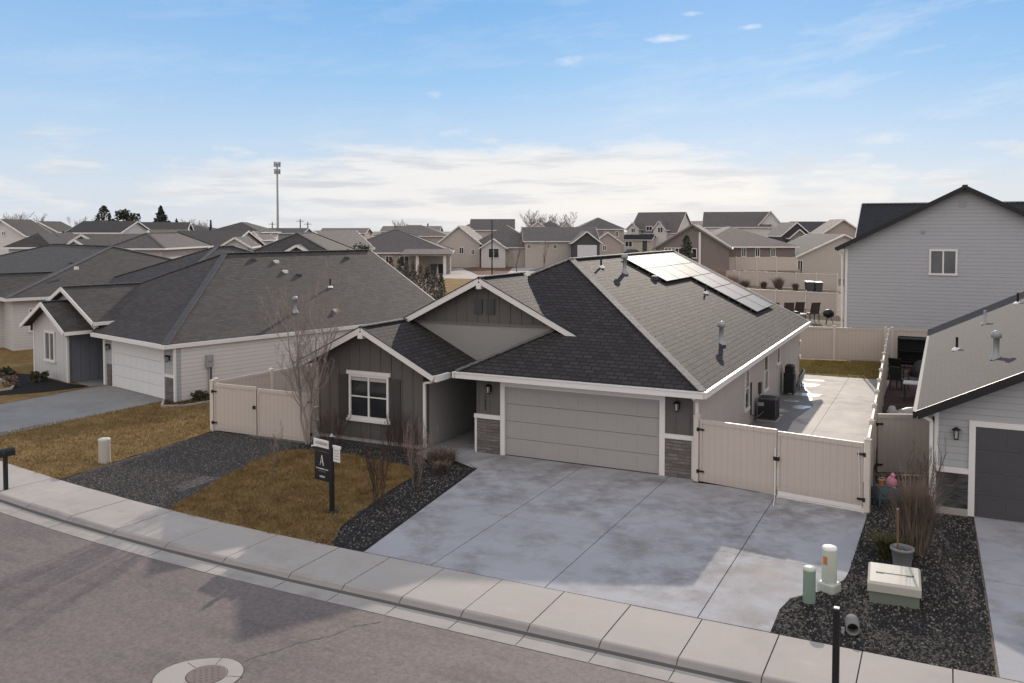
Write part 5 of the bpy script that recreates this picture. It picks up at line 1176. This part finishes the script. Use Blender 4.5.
# patio set behind the back fence
CG = 'patio chairs behind the back fence'
for i, (lab, u, D, r_) in enumerate((('leftmost patio chair behind the back fence', 773, 66, 180), ('second patio chair from the left behind the back fence', 789, 66, 170), ('wide patio chair next to the middle behind the back fence', 798, 66.5, 185), ('patio chair right of the table behind the back fence', 813, 66, 190))): 
    c = chair_(lab, at(u,D), YAW+R(r_), m_paint('brown_mesh', (.10,.075,.07), .7) if i == 0 else bpy.data.materials['brown_mesh'], CG); c.scale = (1.35,1.35,1.45)
t = thing('fire_pit', 'low round tan fire pit table among the patio chairs', 'table', at(797,62.5)); mb = MB(); mb.lathe([(.55,0),(.6,.1),(.6,.85),(.75,.87),(.75,.93),(.3,.94)], n=20); mb.build('body', M['w_beige'], t); mb = MB(); mb.lathe([(.3,.94),(.26,1.05),(.1,1.1)], n=14); mb.build('bowl', M['black'], t)
t = thing('kettle_grill', 'black round kettle grill at the right end of the patio chairs', 'grill', at(829.5,64)); t.scale = (.66,.66,.62); mb = MB(); mb.lathe([(.1,.75),(.5,.95),(.62,1.2),(.55,1.5),(.3,1.72),(.05,1.78)], n=20); mb.build('kettle', M['black'], t)
for a in (0,2.1,4.2): mb = MB(); mb.bar((.25*cos(a),.25*sin(a),.9),(.5*cos(a),.5*sin(a),0),.05,.05); mb.build('leg', M['dgrey'], t)
mb = MB(); mb.tube([(-.62,0,1.25),(-.9,0,1.2),(-.9,.2,1.2)],.03,5); mb.build('handle', M['dgrey'], t)
def bin_(label, p, rz, h, w, m, group):
    t = thing('trash_bin', label, 'bin', p, rz, group); mb = MB(); mb.faces([(-w*.4,-w*.4,.05),(w*.4,-w*.4,.05),(w*.4,w*.4,.05),(-w*.4,w*.4,.05),(-w/2,-w/2,h),(w/2,-w/2,h),(w/2,w/2,h),(-w/2,w/2,h)],[(3,2,1,0),(4,5,6,7),(0,1,5,4),(1,2,6,5),(2,3,7,6),(3,0,4,7)]); mb.build('body', m, t)
    mb = MB(); mb.slab([(-w*.54,-w*.56,h+.02),(w*.54,-w*.56,h+.02),(w*.54,w*.5,h+.12),(-w*.54,w*.5,h+.12)],.06); mb.build('lid', m, t)
    for s_ in (-1,1): mb = MB(); mb.tube([(s_*w*.42,w*.4,.12),(s_*w*.52,w*.4,.12)],.12,10); mb.build('wheel', M['black'], t)
    return t
bin_('left dark bin of the two by the covered patio', at(434,136), YAW, 1.4, 1.0, M['dgrey'], 'dark bins by the covered patio'); bin_('right dark bin of the two by the covered patio', at(441.5,136), YAW, 1.4, 1.0, M['black'], 'dark bins by the covered patio')
t = thing('gas_tank', 'white upright tank between the two dark bins', 'tank', at(437.6,136)); mb = MB(); mb.lathe([(.32,0),(.36,.15),(.36,1.0),(.25,1.3),(.08,1.4),(.08,1.55)], n=14); mb.build('tank', M['white'], t)
bin_('left grey bin against the middle tan fence', at(810,97), YAW, 1.1, .85, M['dgrey'], 'grey bins by the middle fence'); bin_('right grey bin against the middle tan fence', at(818.5,97), YAW, 1.05, .85, M['dgrey'], 'grey bins by the middle fence')
# poles
t = thing('cell_tower', 'tall slender grey cell tower rising above the far roofs', 'tower', at(278,420)); hT = zz(163,420)
mb = MB(); mb.tube([(0,0,0),(0,0,hT)],[.62,.36],10); mb.build('mast', M['grey'], t)
for z, r in ((hT-.8,1.3),(hT-4.2,1.2)):
    mb = MB(); mb.tube([(r*cos(a*pi/3),r*sin(a*pi/3),z) for a in range(7)],.1,5); 
    for a in range(3): mb.bar((0,0,z),(r*cos(a*2.09),r*sin(a*2.09),z),.12,.12)
    pl = mb.build('platform', M['grey'], t)
    for a in range(6): mb = MB(); mb.box(-.22,.22,-.15,.15,z-1.2,z+1.2); o = mb.build('antenna', M['grey'], pl, (r*1.05*cos(a*pi/3+.5), r*1.05*sin(a*pi/3+.5), 0), a*pi/3)
PGp = 'distant utility poles'
for i, (lab, u, v) in enumerate((('distant utility pole nearest the left of the cell tower', 272.5, 222), ('distant utility pole with a crossarm right of the cell tower', 300.5, 219), ('distant thick utility pole by the rust-coloured gable', 308, 222))):
    D = 330; t = thing('utility_pole', lab, 'pole', at(u,D), YAW, PGp); h = zz(v,D); mb = MB(); mb.tube([(0,0,0),(0,0,h)],[.3,.2],6); mb.build('pole', M['bark'], t); mb = MB(); mb.bar((-1.4,0,h-.8),(1.4,0,h-.8),.2,.2); mb.build('crossarm', M['bark'], t)
t = thing('street_lamp', 'dark slim street lamp post in front of the beige gabled house', 'street lamp', at(492,104), YAW+R(90)); h = zz(221,104); mb = MB(); mb.tube([(0,0,0),(0,0,h)],[.09,.06],8); mb.lathe([(.16,0),(.14,.5),(.1,.6)], n=10); mb.build('post', M['black'], t); mb = MB(); mb.tube([(0,0,h-.05),(-.5,0,h+.1),(-1.0,0,h+.08)],.04,6); mb.build('arm', M['black'], t); mb = MB(); mb.bbox(-1.5,-.95,-.14,.14,h+.0,h+.12,.03); mb.build('lamp_head', M['dgrey'], t)
# parked car
t = thing('parked_car', 'dark parked suv in front of the white two storey house', 'car', at(630,225), YAW+R(8)); cm = m_paint('dark_car_paint', (.03,.03,.034), .25, .05, .6)
def car(t, Lc=4.9, Wc=1.9, Hc=1.75):
    prof = [(-2.42,.35),(-2.45,.75),(-2.35,.95),(-1.3,1.08),(-.75,1.62),(-.5,1.70),(1.5,1.72),(2.15,1.2),(2.4,1.1),(2.45,.4)]
    mb = MB(); n_ = len(prof); v = []
    for s_ in (-1,1):
        for x, z in prof: v.append((x, s_*(Wc/2 - (.16 if z > 1.15 else 0)), z))
    mb.faces(v, [tuple(range(n_)), tuple(reversed(range(n_,2*n_)))]+[(i,n_+i,n_+(i+1)%n_,(i+1)%n_) for i in range(n_)]); mb.build('body', cm, t)
    for s_ in (-1,1):
        y = s_*(Wc/2-.10)
        for a in ([(-1.05,1.15),(-.65,1.58),(.2,1.62),(.2,1.15)],[(.3,1.15),(.3,1.62),(1.4,1.62),(1.85,1.2)]):
            mb = MB(); mb.poly([(x,y+s_*(.04-(z-1.15)*.1),z) for x,z in a]); mb.build('window', M['glass'], t)
        for x in (-1.5,1.45):
            mb = MB(); mb.tube([(x,s_*(Wc/2-.22),.36),(x,s_*(Wc/2+.01),.36)],.36,16); w_ = mb.build('wheel', M['black'], t); mb = MB(); mb.tube([(x,s_*(Wc/2+.012),.36),(x,s_*(Wc/2+.02),.36)],.2,12); mb.build('rim', M['grey'], w_)
        mb = MB(); mb.box(-2.46,-2.40,s_*.55,s_*.85,.72,.88); mb.build('headlight', M['lampglass'], t); mb = MB(); mb.box(2.43,2.47,s_*.6,s_*.85,.85,1.05); mb.build('tail_light', m_paint('red_lens', (.3,.02,.02), .3) if 'red_lens' not in bpy.data.materials else bpy.data.materials['red_lens'], t)
    mb = MB(); mb.poly([(-1.24,-.72,1.13),(-.80,-.66,1.6),(-.80,.66,1.6),(-1.24,.72,1.13)]); mb.poly([(p[0]-.03,p[1],p[2]+.02) for p in [(-1.24,-.72,1.13),(-1.24,.72,1.13),(-.80,.66,1.6),(-.80,-.66,1.6)]]); mb.build('windscreen', M['glass'], t)
car(t)
# ------------------------------------------------------------------ grass and gravel
def inside(p, poly):
    c = False; j = len(poly)-1
    for i in range(len(poly)):
        if (poly[i][1] > p[1]) != (poly[j][1] > p[1]) and p[0] < (poly[j][0]-poly[i][0])*(p[1]-poly[i][1])/(poly[j][1]-poly[i][1])+poly[i][0]: c = not c
        j = i
    return c
def scatter(poly, n, seed):
    rr = random.Random(seed); xs = [p[0] for p in poly]; ys_ = [p[1] for p in poly]
    while n > 0:
        p = (rr.uniform(min(xs),max(xs)), rr.uniform(min(ys_),max(ys_)))
        if inside(p, poly): n -= 1; yield p, rr
M['blade'] = m_leaf('dry_blades', (.18,.115,.048), (.32,.22,.10), .9)
def blades(name, poly, n, seed, h, m=None, grow=.0):
    mb = MB()
    for (x,y), rr in scatter(poly, n, seed):
        a = rr.uniform(0,6.28); hh = h*rr.uniform(.4,1.2); w = rr.uniform(.006,.012); lx, ly = rr.gauss(0,hh*.6), rr.gauss(0,hh*.6)
        mb.poly([(x-w*cos(a),y-w*sin(a),-.005),(x+w*cos(a),y+w*sin(a),-.005),(x+lx,y+ly,hh)])
    o = mb.build(name, m or M['blade'], None); return tag(o, None, None, None, 'stuff')
blades('grass', LAWN, 30000, 1, .075); blades('grass', LL, 26000, 2, .08)
blades('grass', [(5.9,19.8),(9.7,19.8),(9.45,25.5),(5.9,25.0)], 5000, 3, .05, m_leaf('olive_blades', (.17,.13,.03), (.23,.18,.06), .9))
def pebbles(name, poly, n, seed, r0, mats, z=-.012):
    mb = MB()
    for (x,y), rr in scatter(poly, n, seed):
        r = r0*rr.uniform(.4,1.3); a = rr.uniform(0,6.28); c_, s_ = cos(a)*r, sin(a)*r; mi = 0 if rr.random() < .62 else 1 if rr.random() < .75 else 2
        mb.faces([(x+c_,y+s_,z),(x-s_*.8,y+c_*.8,z),(x-c_,y-s_,z),(x+s_*.8,y-c_*.8,z),(x+c_*.35,y+s_*.35,z+r*.95),(x-c_*.45,y-s_*.3,z+r*.8)],[(0,1,4),(1,2,5),(1,5,4),(2,3,5),(3,0,4),(3,4,5)],mi)
    o = mb.build(name, mats, None); return tag(o, None, None, None, 'stuff')
PB = [m_paint('dark_pebble', (.028,.026,.026), .8), m_paint('grey_pebble', (.11,.10,.093), .8), m_paint('pale_pebble', (.21,.19,.17), .8)]
PB2 = [m_paint('slate_pebble', (.06,.056,.057), .8), PB[1], m_paint('grey_pebble_pale', (.17,.16,.155), .8)]
pebbles('gravel', RB, 12000, 5, .026, PB)
pebbles('gravel', edge(-10.8,-6.0,-.03)+[(-6.65,-6.6),(-6.65,-4.4),(-6.4,-2.5),(-7,-1.6),(-10.35,-1.6)], 11000, 6, .03, PB2)
pebbles('gravel', [(-.9,-8.5),(.8,-8.5),(-.1,-1.9),(-2.6,-1.1),(-6.4,-1.1),(-6.4,-2.2),(-5.2,-1.95),(-3.2,-2.1),(-1.8,-2.35),(-1.2,-3.1),(-1.0,-4.6),(-.4,-7.6)], 5000, 7, .028, PB)

# ------------------------------------------------------------------ light, sky, camera
W = bpy.data.worlds.new('World'); S.world = W; W.use_nodes = True
nt = W.node_tree; bg = nt.nodes['Background']
SUNV = Vector((-.55, 2.6, 1.0)).normalized()
el = math.asin(SUNV.z); az = atan2(SUNV.x, SUNV.y)
sky = nt.nodes.new('ShaderNodeTexSky'); sky.sky_type = 'NISHITA'; sky.sun_disc = False; sky.sun_elevation = el; sky.sun_rotation = az; sky.air_density = 1.0; sky.dust_density = 1.2
tc = nt.nodes.new('ShaderNodeTexCoord'); sp = nt.nodes.new('ShaderNodeSeparateXYZ'); L(nt, tc.outputs['Generated'], sp.inputs[0])
azn = math_(nt, 'ADD', math_(nt, 'ARCTAN2', sp.outputs[0], sp.outputs[1]), YAW)      # radians right of the view heading
eln = math_(nt, 'ARCSINE', sp.outputs[2])
d = R(1)
grad = ramp(nt, math_(nt, 'DIVIDE', eln, R(90), clamp=True), [(0,(.74,.77,.81)),(2.5/90,(.69,.77,.86)),(5.5/90,(.52,.70,.91)),(9.5/90,(.32,.58,.91)),(14/90,(.20,.47,.86)),(40/90,(.20,.38,.72)),(1,(.2,.34,.62))])
left = math_(nt, 'MULTIPLY', math_(nt,'SUBTRACT', -.05, azn, clamp=True), .45, clamp=True)
grad = mixc(nt, left, grad, (.62,.74,.90))
def vec(a, b, c=0.0):
    n = nt.nodes.new('ShaderNodeCombineXYZ')
    for i, x in enumerate((a,b,c)):
        if isinstance(x,(int,float)): n.inputs[i].default_value = x
        else: L(nt, x, n.inputs[i])
    return n.outputs[0]
def gauss(x, c, w):
    t = math_(nt,'DIVIDE', math_(nt,'SUBTRACT', x, c), w); return math_(nt,'EXPONENT', math_(nt,'MULTIPLY', math_(nt,'MULTIPLY', t, t), -1))
p1 = vec(math_(nt,'MULTIPLY',azn,9), math_(nt,'MULTIPLY',eln,34))
n1 = noise(nt, p1, 1.0, 5, .58)
# cumulus bank low over the roofs, a little right of the middle
band = math_(nt,'MULTIPLY', gauss(eln, R(2.7), R(2.1)), math_(nt,'ADD', .20, math_(nt,'MULTIPLY', 1.12, gauss(azn, .0, .23))))
c1 = math_(nt,'ADD', n1, math_(nt,'SUBTRACT', math_(nt,'MULTIPLY', band, .62), .05))
cl = ramp(nt, c1, [(0,0),(.54,0),(.66,.62),(.84,1),(1,1)])
shade = ramp(nt, noise(nt, vec(math_(nt,'MULTIPLY',azn,7), math_(nt,'MULTIPLY',eln,60), 3.1), 1.2, 5), [(0,(.60,.65,.73)),(.36,(.68,.71,.77)),(.50,(.88,.88,.89)),(1,(.97,.955,.93))])
lowm = ramp(nt, math_(nt,'DIVIDE', eln, R(10), clamp=True), [(0,1),(.50,1),(.66,0),(1,0)])
col = mixc(nt, math_(nt,'MULTIPLY', math_(nt,'MULTIPLY', cl, lowm), .92), grad, shade)
# high wisps and a few small puffs
p2 = vec(math_(nt,'MULTIPLY',azn,6), math_(nt,'MULTIPLY', math_(nt,'SUBTRACT', eln, math_(nt,'MULTIPLY',azn,.12)), 26), 7.7)
w1 = ramp(nt, noise(nt, p2, 1.0, 5, .66), [(0,0),(.50,0),(.76,.42),(1,.6)])
w1 = math_(nt,'MULTIPLY', w1, math_(nt,'ADD', .45, math_(nt,'MULTIPLY', .55, gauss(azn, .5, .3))))
col = mixc(nt, w1, col, (.86,.90,.95))
gsum = None
for a0, e0, sa, se in ((-78,131,15,8),(-20,88,22,7),(63,165,30,9),(-62,96,30,7),(150,183,40,5),(175,205,22,4),(232,190,18,4)):
    g_ = math_(nt,'MULTIPLY', gauss(azn, a0/F, sa/F), gauss(eln, e0/F, se/F)); gsum = g_ if gsum is None else math_(nt,'ADD', gsum, g_)
pf = ramp(nt, math_(nt,'ADD', noise(nt, vec(math_(nt,'MULTIPLY',azn,26), math_(nt,'MULTIPLY',eln,60), 1.7), 1.0, 5, .62), math_(nt,'MULTIPLY', math_(nt,'SUBTRACT',gsum,1), .5)), [(0,0),(.34,0),(.72,.75),(1,.9)])
col = mixc(nt, math_(nt,'MULTIPLY', pf, .75), col, (.93,.94,.97))
# thin bright veil added to the unseen sky overhead and behind the viewer, lifting shade
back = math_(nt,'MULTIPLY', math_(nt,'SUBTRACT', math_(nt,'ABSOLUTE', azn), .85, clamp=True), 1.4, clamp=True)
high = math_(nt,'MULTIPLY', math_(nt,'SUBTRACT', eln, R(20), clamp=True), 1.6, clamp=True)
fill = math_(nt,'MAXIMUM', back, math_(nt,'MULTIPLY', high, .35))
col = mixc(nt, math_(nt,'MULTIPLY', fill, .9), col, (1.18,1.12,1.08))
nis = nt.nodes.new('ShaderNodeVectorMath'); nis.operation = 'SCALE'; L(nt, sky.outputs[0], nis.inputs[0]); nis.inputs[3].default_value = .06
col = mixc(nt, .06, col, nis.outputs[0])
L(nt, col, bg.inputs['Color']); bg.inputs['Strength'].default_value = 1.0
sun = bpy.data.lights.new('sun', 'SUN'); sun.energy = 3.5; sun.angle = R(.6); sun.color = (1.0,.88,.74)
so = bpy.data.objects.new('sun', sun); COL.objects.link(so); so.rotation_euler = (-SUNV).to_track_quat('-Z','Y').to_euler(); so.location = (0,40,60)
cam = bpy.data.cameras.new('camera'); co = bpy.data.objects.new('camera', cam); COL.objects.link(co)
co.location = CAM; co.rotation_euler = (R(90)-PITCH, 0, YAW); cam.sensor_width = 36; cam.lens = F*36/1024; cam.shift_y = SH/1024; cam.clip_end = 5000; cam.clip_start = .1
S.camera = co
S.view_settings.view_transform = 'Standard'; S.view_settings.look = 'None'; S.view_settings.exposure = 0; S.view_settings.gamma = 1
S.render.engine = 'CYCLES'; S.cycles.max_bounces = 5; S.cycles.diffuse_bounces = 2; S.cycles.glossy_bounces = 2; S.cycles.use_denoising = True; S.cycles.use_adaptive_sampling = True; S.cycles.adaptive_threshold = .025; S.cycles.caustics_reflective = False; S.cycles.caustics_refractive = False
